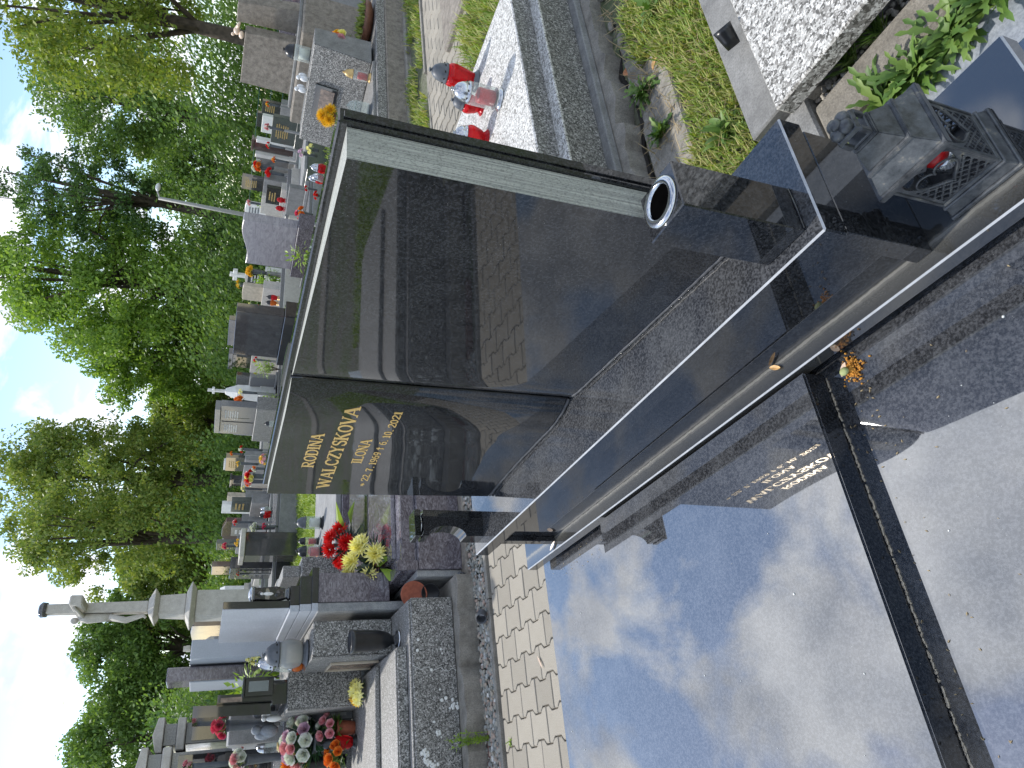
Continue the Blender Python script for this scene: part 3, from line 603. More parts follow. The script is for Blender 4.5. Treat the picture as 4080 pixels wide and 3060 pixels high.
def bouquet(label, c, size, cols, zb, kind='mum', vase='grey_plastic', leaf='fake_leaf', group=None, br=None, flat=.8, vr=None, nleaf=40, spread=None, tilt=.55):
    c = Vector(c); t = thing('flower_bouquet', label, 'flowers', (c.x, c.y, zb), group); hz = c.z - zb; R = size / 2; br = br or size * .24
    if vase:
        vr = vr or size * .2; vh = max(.04, min(hz - R * .35, .35 if size > .1 else .2)); z0 = max(0, hz - R * .35 - vh)
        if z0 > .01: part('stand', MB().box(-vr * .8, vr * .8, -vr * .8, vr * .8, 0, z0), 'grey_stone', t, .004)
        part('vase', MB().lathe([(vr * .75, z0), (vr * .85, z0 + vh * .3), (vr * 1.05, z0 + vh * .9), (vr * 1.15, z0 + vh), (vr * .95, z0 + vh * .97), (vr * .9, z0 + vh * .8)], 18), vase, t)
    lv = MB()
    for k in range(nleaf):
        a = U(0, 6.28); el = U(-.3, 1.0); d = Vector((math.cos(a) * math.cos(el), math.sin(a) * math.cos(el), math.sin(el))); p = Vector((0, 0, hz - R * .4)) + d * R * U(.1, .5); lv.leaf(p, d + Vector((U(-.4, .4), U(-.4, .4), U(-.3, .3))), (0, 0, 1), R * U(.35, .8), R * U(.12, .28))
    part('leaves', lv, leaf, t)['kind'] = 'stuff'
    pts = []
    for col, n in cols:
        for _ in range(n):
            best = None
            for _ in range(14):
                a = U(0, 6.28); el = math.asin(U(-.25, 1)); d = Vector((math.cos(a) * math.cos(el), math.sin(a) * math.cos(el), math.sin(el) * flat)); q = min([(d - e).length for e in pts] + [9])
                if best is None or q > best[0]: best = (q, d)
            d = best[1]; pts.append(d); q = (d + Vector((0, 0, tilt)) + (CAMP - c).normalized() * .5).to_track_quat('Z', 'Y').to_euler(); q.z += 0
            inst('bloom', bloom(kind, col), t, Vector((0, 0, hz)) + d * (R - br * .3) * .8, q, br * U(.85, 1.12))
    return t
# ------------------------------------------------------------------ neighbouring graves along the path
# grey terrazzo grave left of the path, headstone towards the back, its foot running out of the picture
g1 = thing('terrazzo_grave', 'speckled grey terrazzo grave on a cracked footing beside the path, spotted with lichen', 'grave', (-5.3, .2, 0))
ft = MB(); pts = [(-4.455 + .035 * math.sin(k * 1.7) * math.sin(k * .61) + (-.05 if .62 < (1.22 - k * .07) < .82 else 0), 1.22 - k * .07) for k in range(50)]
ft.prism([(-6.4, 1.22)] + [(-6.4, 1.22 - 49 * .07)] + [(x, y) for x, y in reversed(pts)], 'z', -.03, .135); wpart('footing', ft, 'concrete', g1)
wpart('lower_block', MB().box(-6.3, -4.57, -2.6, 1.10, .137, .42), 'terrazzo_grey', g1, .006); wpart('lower_ledge', MB().box(-6.25, -4.585, -2.58, 1.09, .4205, .432), 'terrazzo_smooth', g1, .003)
wpart('upper_block', MB().box(-6.2, -4.66, -2.5, .815, .4325, .495), 'terrazzo_grey', g1, .005); wpart('border_slab', MB().box(-6.15, -4.675, -2.49, .80, .4955, .503), 'terrazzo_smooth', g1, .002)
wpart('cover_slab', MB().box(-6.05, -5.15, -2.3, .78, .5035, .535), 'terrazzo_smooth', g1, .006)
hs = wpart('headstone', MB().box(-5.62, -5.06, .845, 1.075, .4325, .965), 'terrazzo_grey', g1, .006)
wpart('headstone_face', MB().box(-5.625, -5.055, .832, .8445, .44, .97), 'terrazzo_smooth', g1, .003)
wpart('niche', MB().box(-5.52, -5.25, .826, .8315, .50, .80), 'photo_print', g1); wpart('niche_frame', MB().box(-5.535, -5.52, .815, .8315, .49, .81).box(-5.25, -5.235, .815, .8315, .49, .81).box(-5.535, -5.235, .815, .8315, .81, .822), 'beige_stone', g1, .002)
wpart('headstone_core', MB().box(-6.35, -5.63, .60, 1.05, .54, 1.06), 'terrazzo_grey', g1, .006); wpart('core_face', MB().box(-6.345, -5.635, .588, .5995, .54, 1.055), 'terrazzo_smooth', g1, .003)
li = MB()
for k in range(46):
    big = k < 12; y = U(-1.2, .85) if not big else U(-.5, .45); z = U(.16, .41); r = U(.005, .012) if not big else U(.024, .040)
    if big:
        for q in range(16): a = U(0, 6.28); rr = r * abs(random.gauss(0, .5)); li.lathe([(r * U(.2, .45), 0), (r * .1, .0012)], 7, (-4.5692, y + rr * math.cos(a), z + rr * math.sin(a)), (1, 0, 0))
    else: li.lathe([(r, 0), (r * .7, .0011)], 8, (-4.5692, y, z), (1, 0, 0))
wpart('lichen', li, 'lichen', g1)['kind'] = 'stuff'
for s_ in (.64, -.35):
    ck = MB(); ck.tube([(-4.5685, s_ + .012 * math.sin(q * 1.9) + q * .003, .14 + q * .0255) for q in range(12)], [.0012] * 12, 5)
    wpart('hairline_crack', ck, 'lichen', g1)
ck = MB(); ck.tube([(-4.449 + .02 * math.sin(q * .9), 1.1 - q * .13, .012) for q in range(26)], [U(.003, .009) for q in range(26)], 6); wpart('footing_crack', ck, 'crack_dark', g1)
br_ = MB()
for k in range(10):
    y = .62 - k * .2; br_.box(-4.448 + U(-.01, .01), -4.418 + U(-.008, .008), y - .095, y + .092, -.03, .022 + U(-.01, .008))
o = struct('buried_bricks', br_, 'brick_dark', .006, 'stuff'); o['label'] = 'line of old red bricks sunk beside the footing'; o['category'] = 'bricks'
# purple grave, back to back with it, facing away to the right
g2 = thing('purple_grave', 'purple veined granite grave across the path with stepped black-capped headstone', 'grave', (-5.5, 2.2, 0))
wpart('footing', MB().box(-6.9, -4.50, 1.22, 3.6, -.03, .045), 'concrete_old', g2, .01)
wpart('side_wall', MB().box(-6.7, -4.58, 1.29, 3.45, .046, .352), 'purple_granite', g2, .003); wpart('wall_back', MB().box(-6.7, -4.60, 1.245, 1.289, .046, .36), 'mortar_render', g2, .004)
wpart('upper_wall', MB().box(-6.65, -4.625, 1.30, 3.4, .3525, .455), 'purple_granite', g2, .003)
wpart('end_block', MB().box(-4.62, -4.578, 1.285, 1.35, .355, .50), 'purple_granite', g2, .002)
wpart('cover_slab', MB().box(-6.5, -4.78, 1.42, 3.3, .4555, .485), 'purple_granite_polished', g2, .003); wpart('cover_band', MB().box(-5.72, -5.60, 1.42, 3.3, .4855, .492), 'black_granite_far', g2, .001)
wpart('headstone_block', MB().box(-6.0, -5.0, 1.185, 1.385, .4565, .945), 'purple_granite', g2, .003); wpart('headstone_back', MB().box(-6.05, -5.005, 1.125, 1.184, .10, .95), 'mortar_render', g2, .006)
for i, (y1, z0, z1) in enumerate(((1.425, .9455, .99), (1.365, .9905, 1.068), (1.30, 1.0685, 1.13))): wpart('step', MB().box(-6.0 + .03 * i, -5.0 - .004 * i, 1.182 - .004 * i, y1, z0, z1), 'black_granite_far', g2, .002); wpart('step_end', MB().box(-6.0, -5.002 - .004 * i, 1.13, 1.1815 - .005 * i, z0, z1 - .003), 'pale_board', g2, .002)
wpart('stele', MB().box(-6.10, -5.02, 1.158, 1.205, 1.1305, 1.545), 'black_granite_far', g2, .002); wpart('stele_back', MB().box(-6.099, -5.021, 1.152, 1.1575, 1.131, 1.544), 'pale_board', g2)
ph = thing('memorial_lamp', 'black vase-shaped memorial lamp with small white figure, on the stepped headstone', 'lamp', (-5.045, 1.255, 1.1308))
part('body', MB().lathe([(.042, 0), (.046, .01), (.034, .02), (.044, .05), (.052, .09), (.047, .15), (.044, .215), (.05, .225), (.05, .235)], 24), 'black_granite_far', ph); part('figure', MB().ball((.047, -.008, .14), (.008, .012, .035), 8, 6).ball((.049, -.008, .18), (.007, .009, .012), 8, 6), 'white_marble', ph)
part('lid', MB().lathe([(.052, .24), (.05, .247), (.02, .262), (.0, .265)], 20), 'steel', ph)
sa = thing('plant_saucer', 'terracotta plant saucer leaning against the purple grave', 'saucer', (-4.70, 1.18, .0)); part('dish', MB().lathe([(.0, .0), (.105, .0), (.125, .026), (.119, .026), (.1, .006), (0, .006)], 32), 'terracotta', sa); sa.rotation_euler = (rad(8), rad(62), rad(-20)); sa.location = (-4.74, 1.165, .345); sa.scale = (.74, .74, .74)
sa2 = solo('black_dish', MB().lathe([(.0, .0), (.075, .0), (.088, .02), (.083, .02), (.07, .005), (0, .005)], 28), 'black_plastic', 'black plastic dish wedged below the terracotta saucer', 'dish', (0, 0, 0)); sa2.rotation_euler = (rad(12), rad(66), rad(-15)); sa2.location = (-4.68, 1.16, .25); sa2.scale = (.7, .7, .7)
bouquet('brass pot of red artificial chrysanthemums on the purple grave', (-5.95, 1.88, .64), .40, [('red', 9)], .4855, 'mum', 'brass', 'frond', br=.068, vr=.08, nleaf=120)
bouquet('yellow artificial chrysanthemums spilling over the purple grave edge', (-5.13, 1.50, .59), .46, [('yellow', 9)], .4855, 'mum', 'terracotta', 'frond', br=.08, vr=.05, nleaf=120)
bl = MB()
for p, d, L, w in (((-5.9, 1.98, .60), (.2, .5, .35), .28, .14), ((-5.85, 2.02, .58), (.5, .6, .1), .22, .10), ((-5.02, 1.42, .52), (.5, -.45, -.55), .26, .09), ((-5.05, 1.44, .54), (.6, .1, -.2), .18, .08), ((-5.1, 1.40, .53), (.1, -.9, -.2), .18, .07)): bl.leaf(p, d, (0, 0, 1), L, w, 0, .5)
solo('lime_leaves', bl, 'lime_leaf', 'large lime green artificial leaves between the red and yellow chrysanthemums', 'leaves', (-5.4, 1.6, .5))
# grave behind the purple one with candles
g2b = thing('flat_grave', 'flat pale grey grave with candles along its edge, beyond the purple grave', 'grave', (-8.1, 2.8, 0)); wpart('frame', MB().box(-9.0, -7.2, 1.9, 3.9, 0, .44), 'purple_granite', g2b, .005); wpart('cover_slab', MB().box(-8.95, -7.25, 1.95, 3.85, .4405, .497), 'grey_stone', g2b, .006)
lantern('clear square glass candle with black lid on the flat grey grave', (-8.2, 2.86, .4975), .33, .085, 'clear_glass', 'grey_plastic', 'black_plastic', 'square', 'candle_wax')
lantern('clear bell jar candle with red wax beside a basket on the flat grey grave', (-8.22, 2.52, .4975), .29, .085, 'clear_glass', 'black_plastic', 'black_plastic', 'bell', 'red_wax')
lantern('short red and white candle behind the bell jar', (-8.55, 2.75, .4975), .25, .055, 'clear_glass', 'black_plastic', 'black_plastic', 'cyl', 'red_wax'); lantern('tall candle with red wax between the square and bell jars', (-8.5, 2.62, .4975), .27, .06, 'clear_glass', 'black_plastic', 'black_plastic', 'cyl', 'red_wax')
bk = thing('wicker_basket', 'small brown wicker basket with flowers on the flat grey grave', 'basket', (-7.85, 2.28, .4975)); part('basket', MB().lathe([(.05, 0), (.075, .03), (.08, .075), (.074, .075), (.06, .02)], 20, ribs=10, rd=.04), 'wicker', bk)
for k in range(5): inst('bloom', bloom('rose', 'orange' if k % 2 else 'yellow'), bk, (.035 * math.cos(k * 1.3), .035 * math.sin(k * 1.3), .09 + .015 * k), (0, .4, k), .04)
# light terrazzo grave behind the book
g3 = thing('light_terrazzo_grave', 'broad white terrazzo grave behind the book headstone, carrying red candles', 'grave', (-2.5, 2.4, 0))
ft = MB(); pts = [(-1.795 + .03 * math.sin(k * 1.9) * math.sin(k * .37) + .012 * math.sin(k * 5.1), 1.25 + k * .06) for k in range(52)]
ft.prism([(-3.10, 1.25)] + pts + [(-3.10, 1.25 + 51 * .06)], 'z', -.03, .085); wpart('footing', ft, 'concrete', g3); wpart('lower_plinth', MB().box(-3.08, -1.855, 1.26, 4.2, .0855, .125), 'concrete_grey', g3, .006)
wpart('base_block', MB().box(-3.06, -1.905, 1.28, 4.15, .1255, .312), 'terrazzo_grey', g3, .004); wpart('border_slab', MB().box(-3.05, -1.893, 1.27, 4.1, .3125, .325), 'terrazzo_light', g3, .002); wpart('cover_slab', MB().box(-3.02, -1.975, 1.40, 3.68, .3255, .432), 'terrazzo_light', g3, .005)
wpart('slab_side', MB().box(-1.9745, -1.970, 1.405, 3.675, .328, .428), 'terrazzo_grey', g3)
ck = MB(); ck.tube([(-1.772 + .03 * math.sin(q * 1.1) + .01 * math.sin(q * 2.7), 1.3 + q * .1, -.008) for q in range(30)], [U(.008, .02) for q in range(30)], 6); wpart('footing_crack', ck, 'crack_dark', g3)
rub = MB()
for k in range(16): x, y = -1.745 + U(-.02, .02), U(1.5, 4); r = U(.012, .03); rub.ball((x, y, gz(y) - .02), (r, r * U(.7, 1.4), r * U(.4, .8)), 7, 5)
o = struct('rubble', rub, 'concrete', 0, 'stuff'); o['label'] = 'broken concrete lumps along the cracked footing'; o['category'] = 'rubble'
lantern('tall ribbed red candle with dark lid at the far corner of the white grave', (-2.53, 3.62, .4325), .29, .068, 'red_glass', 'grey_plastic', 'grey_plastic', 'flame', None, None, 24)
lantern('clear glass candle with silver lid on the white terrazzo grave', (-2.27, 3.14, .4325), .27, .066, 'clear_glass', 'silver_plastic', 'silver_plastic', 'cyl', 'red_wax', None, 12)
lantern('small red candle with dark lid behind the silver-lidded candle', (-2.50, 3.36, .4325), .19, .055, 'red_glass', 'grey_plastic', 'red_glass', 'bulb')
lantern('bright red glass candle with grey-brown lid close to the book edge', (-2.50, 3.09, .4325), .20, .062, 'red_glass', 'silver_plastic', 'red_glass', 'bulb')
# terrazzo slab, kerbs and strip at the right
g4 = thing('coarse_terrazzo_grave', 'coarse white terrazzo slab on a concrete frame at the right edge', 'grave', (-.6, 2.2, 0)); wpart('frame', MB().box(-1.19, .6, 1.765, 4, -.03, .072), 'concrete_grey', g4, .006); wpart('cover_slab', MB().box(-1.018, .6, 1.69, 3.6, .0725, .142), 'terrazzo_coarse', g4, .006)
kb = MB(); solo('kerb_stone', kb.box(-.97, .5, 1.535, 1.675, -.03, .048), 'sandstone', 'rough sandstone kerb in front of the coarse terrazzo slab', 'kerb', (-.3, 1.63, 0), None, .012)
solo('end_stone', MB().box(-1.13, -.985, 1.54, 1.755, -.03, .035), 'concrete_grey', 'short speckled end stone between grass and sandstone kerb', 'kerb', (-1.06, 1.65, 0), None, .008)
struct('pavement', MB().box(-.93, .6, .99, 1.53, -.03, .012), 'blue_stone', .004); struct('concrete_strip', MB().box(-1.765, -1.5, 1.25, 4.4, -.06, .004), 'concrete', .01)
gv = MB()
for k in range(420):
    x, y = U(-1.0, .3), U(1.68, 1.76); r = U(.006, .011); gv.ball((x, y, -.006 + U(-.004, .008)), (r, r * U(.7, 1.2), r * .7), 6, 4)
o = struct('fine_gravel', gv, 'cream_stone', 0, 'stuff'); o['label'] = 'fine pale gravel in the gap under the coarse terrazzo slab'; o['category'] = 'gravel'
cup = thing('black_cup', 'black plastic cup lying in the angle of the coarse terrazzo slab', 'cup', (-1.085, 2.10, .118)); part('cup', MB().lathe([(.024, 0), (.028, .03), (.031, .06), (.034, .075), (.031, .075), (.028, .055), (.022, .006), (0, .006)], 24), 'black_plastic', cup); cup.rotation_euler = (rad(-38), rad(22), 0)
# gravel strip with lost candle cups
PBL = ['pebble_grey', 'pebble_tan', 'pebble_rose']
t_ = NT('pebble'); gi = t_.add('ShaderNodeNewGeometry'); t_.set(Base_Color=t_.ramp(gi.outputs['Random Per Island'], [(0, (.17, .175, .16)), (.35, (.30, .30, .27)), (.6, (.38, .34, .27)), (.78, (.42, .30, .24)), (.9, (.24, .26, .25)), (1, (.66, .64, .60))]), Roughness=.75)
pb = MB()
for k in range(3400):
    y = U(-.6, 2.2); x = U(-4.45, -4.265) if y < 1.15 else U(-4.54, -4.265); r = U(.007, .016); pb.ball((x, y, U(-.008, .012) + max(0, -4.36 - x) * .15), (r * U(.8, 1.3), r * U(.8, 1.5), r * U(.5, .8)), 6, 4)
o = struct('gravel', pb, 'pebble', 0, 'stuff'); o['label'] = 'mixed rounded gravel between the path and the graves'; o['category'] = 'gravel'
cu = thing('spent_candle', 'spent ribbed plastic candle cup lying open on the gravel', 'candle', (-4.30, .93, .034)); part('cup', MB().lathe([(.028, 0), (.030, .01), (.030, .065), (.033, .075), (.030, .078), (.027, .06), (.027, .012), (0, .012)], 26, ribs=26, rd=.02), 'grey_plastic', cu); part('sticker', MB().box(-.016, .016, -.012, .012, .0125, .0135), 'white_plastic', cu); cu.rotation_euler = (rad(38), rad(62), 0)
cu = thing('candle_lid', 'small dark candle lid lying on the gravel at the purple grave', 'lid', (-4.56, 1.25, .062)); part('lid', MB().lathe([(.027, 0), (.028, .02), (.022, .038), (.01, .05), (.008, .056)], 20), 'grey_plastic', cu); part('vent', MB().lathe([(.005, 0), (.004, .001)], 8, (.0275, 0, .012), (1, 0, 0)).lathe([(.005, 0), (.004, .001)], 8, (.02, .0185, .012), (.75, .7, 0)), 'crack_dark', cu)['kind'] = 'stuff'; cu.rotation_euler = (rad(70), rad(20), 0)
bv = thing('black_vase', 'tall black plastic flower vase on the terrazzo grave ledge', 'vase', (-4.86, .895, .4325)); part('body', MB().lathe([(.045, 0), (.05, .012), (.026, .03), (.022, .045), (.04, .075), (.053, .13), (.056, .20), (.058, .29), (.064, .325), (.060, .327), (.054, .30), (.05, .2), (.0, .1)], 28), 'black_plastic', bv); part('foot_ring', MB().lathe([(.049, -.0002), (.054, .006), (.05, .014)], 28), 'steel', bv); bv.scale = (1.2, 1.2, 1.0)
gl_ = lantern('large ribbed smoky glass globe candle on the terrazzo headstone', (-5.32, .915, .9705), .31, .098, 'smoke_glass', 'grey_plastic', 'grey_plastic', 'globe', 'candle_wax', None, 10)
lantern('silver capped clear candle behind the smoky globe', (-5.5, .89, .9705), .34, .065, 'clear_glass', 'silver_plastic', 'grey_plastic', 'globe', 'candle_wax'); lantern('orange brown ribbed candle lying low beside the smoky globe', (-5.42, .862, .9705), .15, .05, 'orange_glass', 'silver_plastic', 'brown_clay', 'globe', None, None, 12)
bouquet('bunch of yellow artificial flowers lying on the terrazzo cover slab', (-5.5, .665, .60), .20, [('yellow', 6), ('gold', 3)], .5355, 'daisy', None, 'fake_leaf', br=.05, nleaf=40, flat=.35)
bouquet('arrangement of white roses and lilac gerberas on the terrazzo grave', (-6.05, .42, .90), .42, [('white', 12), ('lilac', 6), ('pink', 5), ('red', 2)], .5355, 'rose', 'grey_plastic', 'fake_leaf', br=.045, nleaf=160)
bouquet('pots of pink roses in red-brown pots on the terrazzo grave', (-5.92, .47, .72), .27, [('pink', 9), ('white', 3)], .5355, 'rose', 'terracotta', 'weed_leaf', br=.036, nleaf=90, vr=.06)
bouquet('orange roses with green leaves at the lower left of the terrazzo grave', (-5.85, .29, .68), .22, [('orange', 9)], .5355, 'rose', None, 'weed_leaf', br=.038, nleaf=60)
bouquet('rust coloured blooms and fern at the left edge', (-6.3, .28, .92), .26, [('orange', 3), ('gold', 2), ('white', 2)], .5355, 'mum', 'black_plastic', 'leaf_olive', br=.05, nleaf=90)
lantern('red candle with black lid among the pink roses', (-5.86, .37, .5355), .27, .055, 'red_glass', 'black_plastic', 'black_plastic', 'bulb')
ml = thing('metal_lantern', 'dark metal house lantern among the flowers of the terrazzo grave', 'lantern', (-6.05, .60, .5355)); part('body', MB().box(-.06, .06, -.06, .06, 0, .24), 'dark_metal', ml, .004); part('pane', MB().box(.0605, .063, -.035, .035, .05, .2), 'smoke_glass', ml); part('roof', MB().frustum(sq(.075), sq(.02), .24, .31), 'dark_metal', ml)
# black stele with memorial lantern on the core of the terrazzo headstone
bs_ = thing('black_stele', 'tall leaning black granite stele behind the terrazzo headstone', 'headstone', (-6.0, .62, 1.06)); wpart('plinth', MB().box(-6.3, -5.66, .64, .80, 1.0605, 1.16), 'black_granite_far', bs_, .003)
wpart('slab', MB().prism([(.585, 1.16), (.66, 1.16), (.672, 1.67), (.597, 1.67)], 'x', -6.28, -5.72), 'black_granite_far', bs_); wpart('panel', MB().prism([(.665, 1.16), (.715, 1.16), (.72, 1.52), (.67, 1.52)], 'x', -6.1, -5.62), 'black_granite_far', bs_); wpart('inlay', MB().prism([(.668, 1.36), (.70, 1.36), (.70, 1.5), (.67, 1.5)], 'x', -5.6195, -5.617), 'photo_print', bs_)
hl2 = thing('memorial_lantern', 'black rectangular memorial lantern with glass pane on the leaning stele', 'lantern', (-5.62, .755, 1.16)); part('case', MB().box(-.05, .05, -.06, .06, .0005, .19), 'black_granite_far', hl2, .004); part('pane', MB().box(.0505, .053, -.034, .034, .035, .165), 'clear_glass', hl2); part('top', MB().box(-.056, .056, -.066, .066, .19, .205), 'black_granite_far', hl2, .003)
# old weathered grave at the far right of the path
g5 = thing('old_concrete_grave', 'weathered brown concrete twin stele with mossy kerb, right of the path', 'grave', (-6, 7.2, .17)); wpart('wall', MB().box(-7.2, -4.84, 5.3, 9.4, .1, .40), 'concrete_old', g5, .012); wpart('step', MB().box(-7.2, -4.78, 5.25, 9.5, .05, .20), 'concrete', g5, .015); wpart('coping', MB().box(-7.15, -4.86, 5.35, 8.2, .4005, .50), 'terrazzo_grey', g5, .006); wpart('cover_slab', MB().box(-7.1, -4.93, 5.4, 6.95, .5005, .53), 'terrazzo_smooth', g5, .004)
wpart('plinth', MB().box(-6.7, -5.35, 7.75, 8.5, .5005, 1.25), 'concrete_old', g5, .02); wpart('stele', MB().prism([(-6.47, 1.25), (-5.70, 1.25), (-5.73, 1.865), (-6.45, 1.885)], 'y', 8.0, 8.14), 'concrete_old', g5, .008); wpart('stele', MB().prism([(-5.72, 1.22), (-5.40, 1.22), (-5.50, 1.97), (-5.76, 1.975)], 'y', 8.2, 8.36), 'concrete_old', g5, .008); wpart('ledge', MB().box(-6.6, -5.4, 7.9, 8.45, 1.2505, 1.29), 'concrete_grey', g5, .008)
g5b = thing('sloped_terrazzo_stele', 'sloping grey terrazzo pillow stone with dark framed plaque, below the weathered stele', 'headstone', (-5.6, 7.0, .53)); wpart('stone', MB().prism([(6.95, .532), (7.32, .532), (7.32, 1.145), (7.04, 1.145)], 'x', -6.3, -4.97), 'terrazzo_grey', g5b, .008); wpart('side', MB().prism([(6.955, .535), (7.315, .535), (7.31, 1.14), (7.045, 1.14)], 'x', -4.969, -4.966), 'concrete_grey', g5b)
wpart('plaque', MB().prism([(6.972, .82), (7.0, .82), (7.03, 1.06), (7.0, 1.06)], 'x', -5.88, -5.44), 'black_granite_far', g5b, .004); wpart('photo', MB().prism([(6.970, .85), (6.98, .85), (7.01, 1.03), (6.9975, 1.03)], 'x', -5.84, -5.48), 'photo_print', g5b)
dv = MB(); dv.ball((-5.78, 8.06, 1.96), (.05, .04, .036), 12, 8); dv.ball((-5.83, 8.05, 2.0), (.022, .02, .02), 10, 6); dv.tube([(-5.74, 8.06, 1.955), (-5.67, 8.07, 1.93)], [.025, .012], 8); dv.ball((-5.80, 8.03, 1.905), (.055, .025, .03), 10, 6); solo('dove_ornament', dv, 'peach_ceramic', 'peach coloured ceramic doves on top of the weathered stele', 'ornament', (-5.78, 8.05, 1.875))
for x, y in ((-5.45, 7.06), (-5.62, 7.08)):
    an = MB(); an.ball((x, y, 1.19), (.035, .03, .05), 8, 6); an.ball((x, y, 1.255), (.024,) * 3, 8, 6); an.ball((x + .02, y + .03, 1.21), (.03, .012, .045), 8, 5)
    solo('angel_figurine', an, 'white_plastic', ('right' if x > -5.5 else 'left') + ' white angel figurine on top of the sloping terrazzo stone', 'figurine', (x, y, 1.145))
lantern('glass candle with black lid before the weathered stele', (-5.55, 7.62, 1.1), .34, .10, 'clear_glass', 'black_plastic', 'black_plastic', 'cyl', 'candle_wax'); solo('stone_block', MB().box(-5.75, -5.35, 7.5, 7.745, .5005, 1.0995), 'concrete_old', 'rough block under the glass candle at the weathered stele', 'block', (-5.55, 7.6, .5), None, .015)
lantern('clear candle jar with red label on the old grave edge', (-5.06, 6.82, .53), .30, .06, 'clear_glass', 'brass', 'brass', 'cyl', 'red_wax'); lantern('empty clear glass jar on the old grave edge near the book', (-5.06, 6.30, .53), .26, .08, 'clear_glass', 'clear_glass', 'grey_plastic', 'cyl')
bouquet('yellow and orange carnations in a grey vase on the old grave', (-5.1, 7.32, .86), .32, [('yellow', 5), ('gold', 7), ('orange', 3), ('pink', 3)], .5005, 'rose', 'grey_plastic', 'weed_leaf', br=.05, nleaf=50, vr=.07); bouquet('golden yellow mums just behind the corner of the book', (-5.2, 6.22, .95), .25, [('gold', 6)], .53, 'mum', 'brown_clay', 'weed_leaf', br=.07, vr=.07)
bo = thing('planter_bowl', 'shallow brown clay bowl planted with succulents on the old grave', 'planter', (-5.12, 7.85, .5005)); part('bowl', MB().lathe([(.16, 0), (.24, .04), (.275, .11), (.26, .11), (.2, .04)], 30), 'brown_clay', bo); lv = MB()
for k in range(160): a, r = U(0, 6.28), U(0, .24); lv.leaf((r * math.cos(a), r * math.sin(a), .09), (U(-.6, .6), U(-.6, .6), 1), (1, 0, .2), U(.05, .11), .035)
part('succulents', lv, 'leaf_olive', bo)['kind'] = 'stuff'
solo('grey_headstone', MB().box(-6.0, -5.85, 9.0, 9.75, .17, 1.12), 'grey_stone', 'plain grey slab headstone past the old grave', 'headstone', (-5.92, 9.3, .17), None, .008)
solo('purple_headstone', MB().prism([(-7.4, .17), (-6.55, .17), (-6.5, 1.45), (-6.9, 1.52), (-7.35, 1.42)], 'y', 10.2, 10.35), 'purple_granite', 'purple granite headstone at the far right edge', 'headstone', (-6.9, 10.2, .17), None, .008)
bouquet('small orange and pink posy beside the far right purple headstone', (-6.75, 10.0, 1.25), .16, [('orange', 3), ('pink', 3)], .17, 'rose', 'grey_plastic', 'fake_leaf', br=.04)
solo('flag_stone', MB().box(-3.6, -3.1, 5.42, 6.3, .12, .21), 'concrete_old', 'rough flat stone standing beside the far pavers', 'stone', (-3.35, 5.8, .17), None, .02)
#@@PART3
# what lies behind the photographer's left shoulder and shows in the polished pages
struct('far_path', MB().box(-14.2, -13.3, -22, -2, -.04, .012), 'concrete')
# ------------------------------------------------------------------ headstones of the farther rows
def inscription(par, x0, x1, y, z0, z1, mat, rows=5):
    mb = MB(); h = (z1 - z0) / rows
    for r in range(rows):
        x = x0 + (x1 - x0) * (U(.0, .12) if r else .1); xe = x1 - (x1 - x0) * U(0, .15)
        while x < xe:
            w = U(.012, .03); mb.box(x, min(x + w, xe), y - .0035, y + .001, z1 - h * (r + .75), z1 - h * (r + .75) + h * .5); x += w + U(.006, .016)
    if mb.f: wpart('inscription', mb, mat, par)['kind'] = 'stuff'
def stele(label, x0, x1, y, zt, zb, s=1, mat='black_granite_far', top='flat', txt=None, base='grey_stone', th=.11, L=1.7, frame=True, name='gravestone', cap=None, fz=.44):
    x0, x1, y = x0 * s, x1 * s, y * s; zt = 1.6 + (zt - 1.6) * s; zb = 1.6 + (zb - 1.6) * s; g0 = gz(y); w = x1 - x0; cx = (x0 + x1) / 2; h = zt - zb
    t = thing(name, label, 'headstone', (cx, y, g0)); f0 = g0 + fz
    if top == 'flat': out = [(x0, zb), (x1, zb), (x1, zt), (x0, zt)]
    elif top == 'round': out = [(x0, zb), (x1, zb)] + [(cx + w / 2 * math.cos(rad(a)) if 40 < a < 140 else (x1 if a < 90 else x0) - (.06 * w if a < 90 else -.06 * w) * (1 - abs(math.cos(rad(a)))), zt - .10 * h + .10 * h * math.sin(rad(a))) for a in range(0, 181, 12)]
    elif top == 'gable': out = [(x0, zb), (x1, zb), (x1, zt - .2 * h), (cx + .18 * w, zt), (cx - .18 * w, zt), (x0, zt - .3 * h)]
    elif top == 'wave': out = [(x0, zb), (x1, zb)] + [(x1 - w * i / 14, zt - h * .10 * (.5 - .5 * math.cos(i / 14 * math.pi)) + h * .03 * math.sin(i / 14 * 6.3)) for i in range(15)]
    wpart('slab', MB().prism(out, 'y', y, y + th), mat, t, .006)
    if txt: inscription(t, x0 + w * .2, x1 - w * .2, y, zb + h * .3, zt - h * .16, txt[0], txt[1])
    if cap: wpart('cap', MB().box(x0 + w * cap[0], x1 - w * cap[1], y - .03, y + th + .03, zt + .002, zt + cap[2]), mat, t, .005)
    if frame:
        wpart('plinth', MB().box(x0 - .1, x1 + .1, y - .07, y + th + .06, f0 + .001, zb - .001), base, t, .008); wpart('frame', MB().box(x0 - .22, x1 + .22, y - L, y + th + .1, g0 - .05, f0 - .06), base, t, .01); wpart('cover_slab', MB().box(x0 - .18, x1 + .18, y - L + .05, y + th + .06, f0 - .059, f0), 'grey_stone' if base != 'grey_stone' else 'grey_granite', t, .008)
    return t
GP, WP = 'gold_print', 'white_print'
stele('black gold-lettered headstone with pale chevron, at the right by the green fence', -9.26, -8.97, 10.79, 1.60, 1.29, 1.9, 'dark_grey_granite', 'flat', (GP, 5))
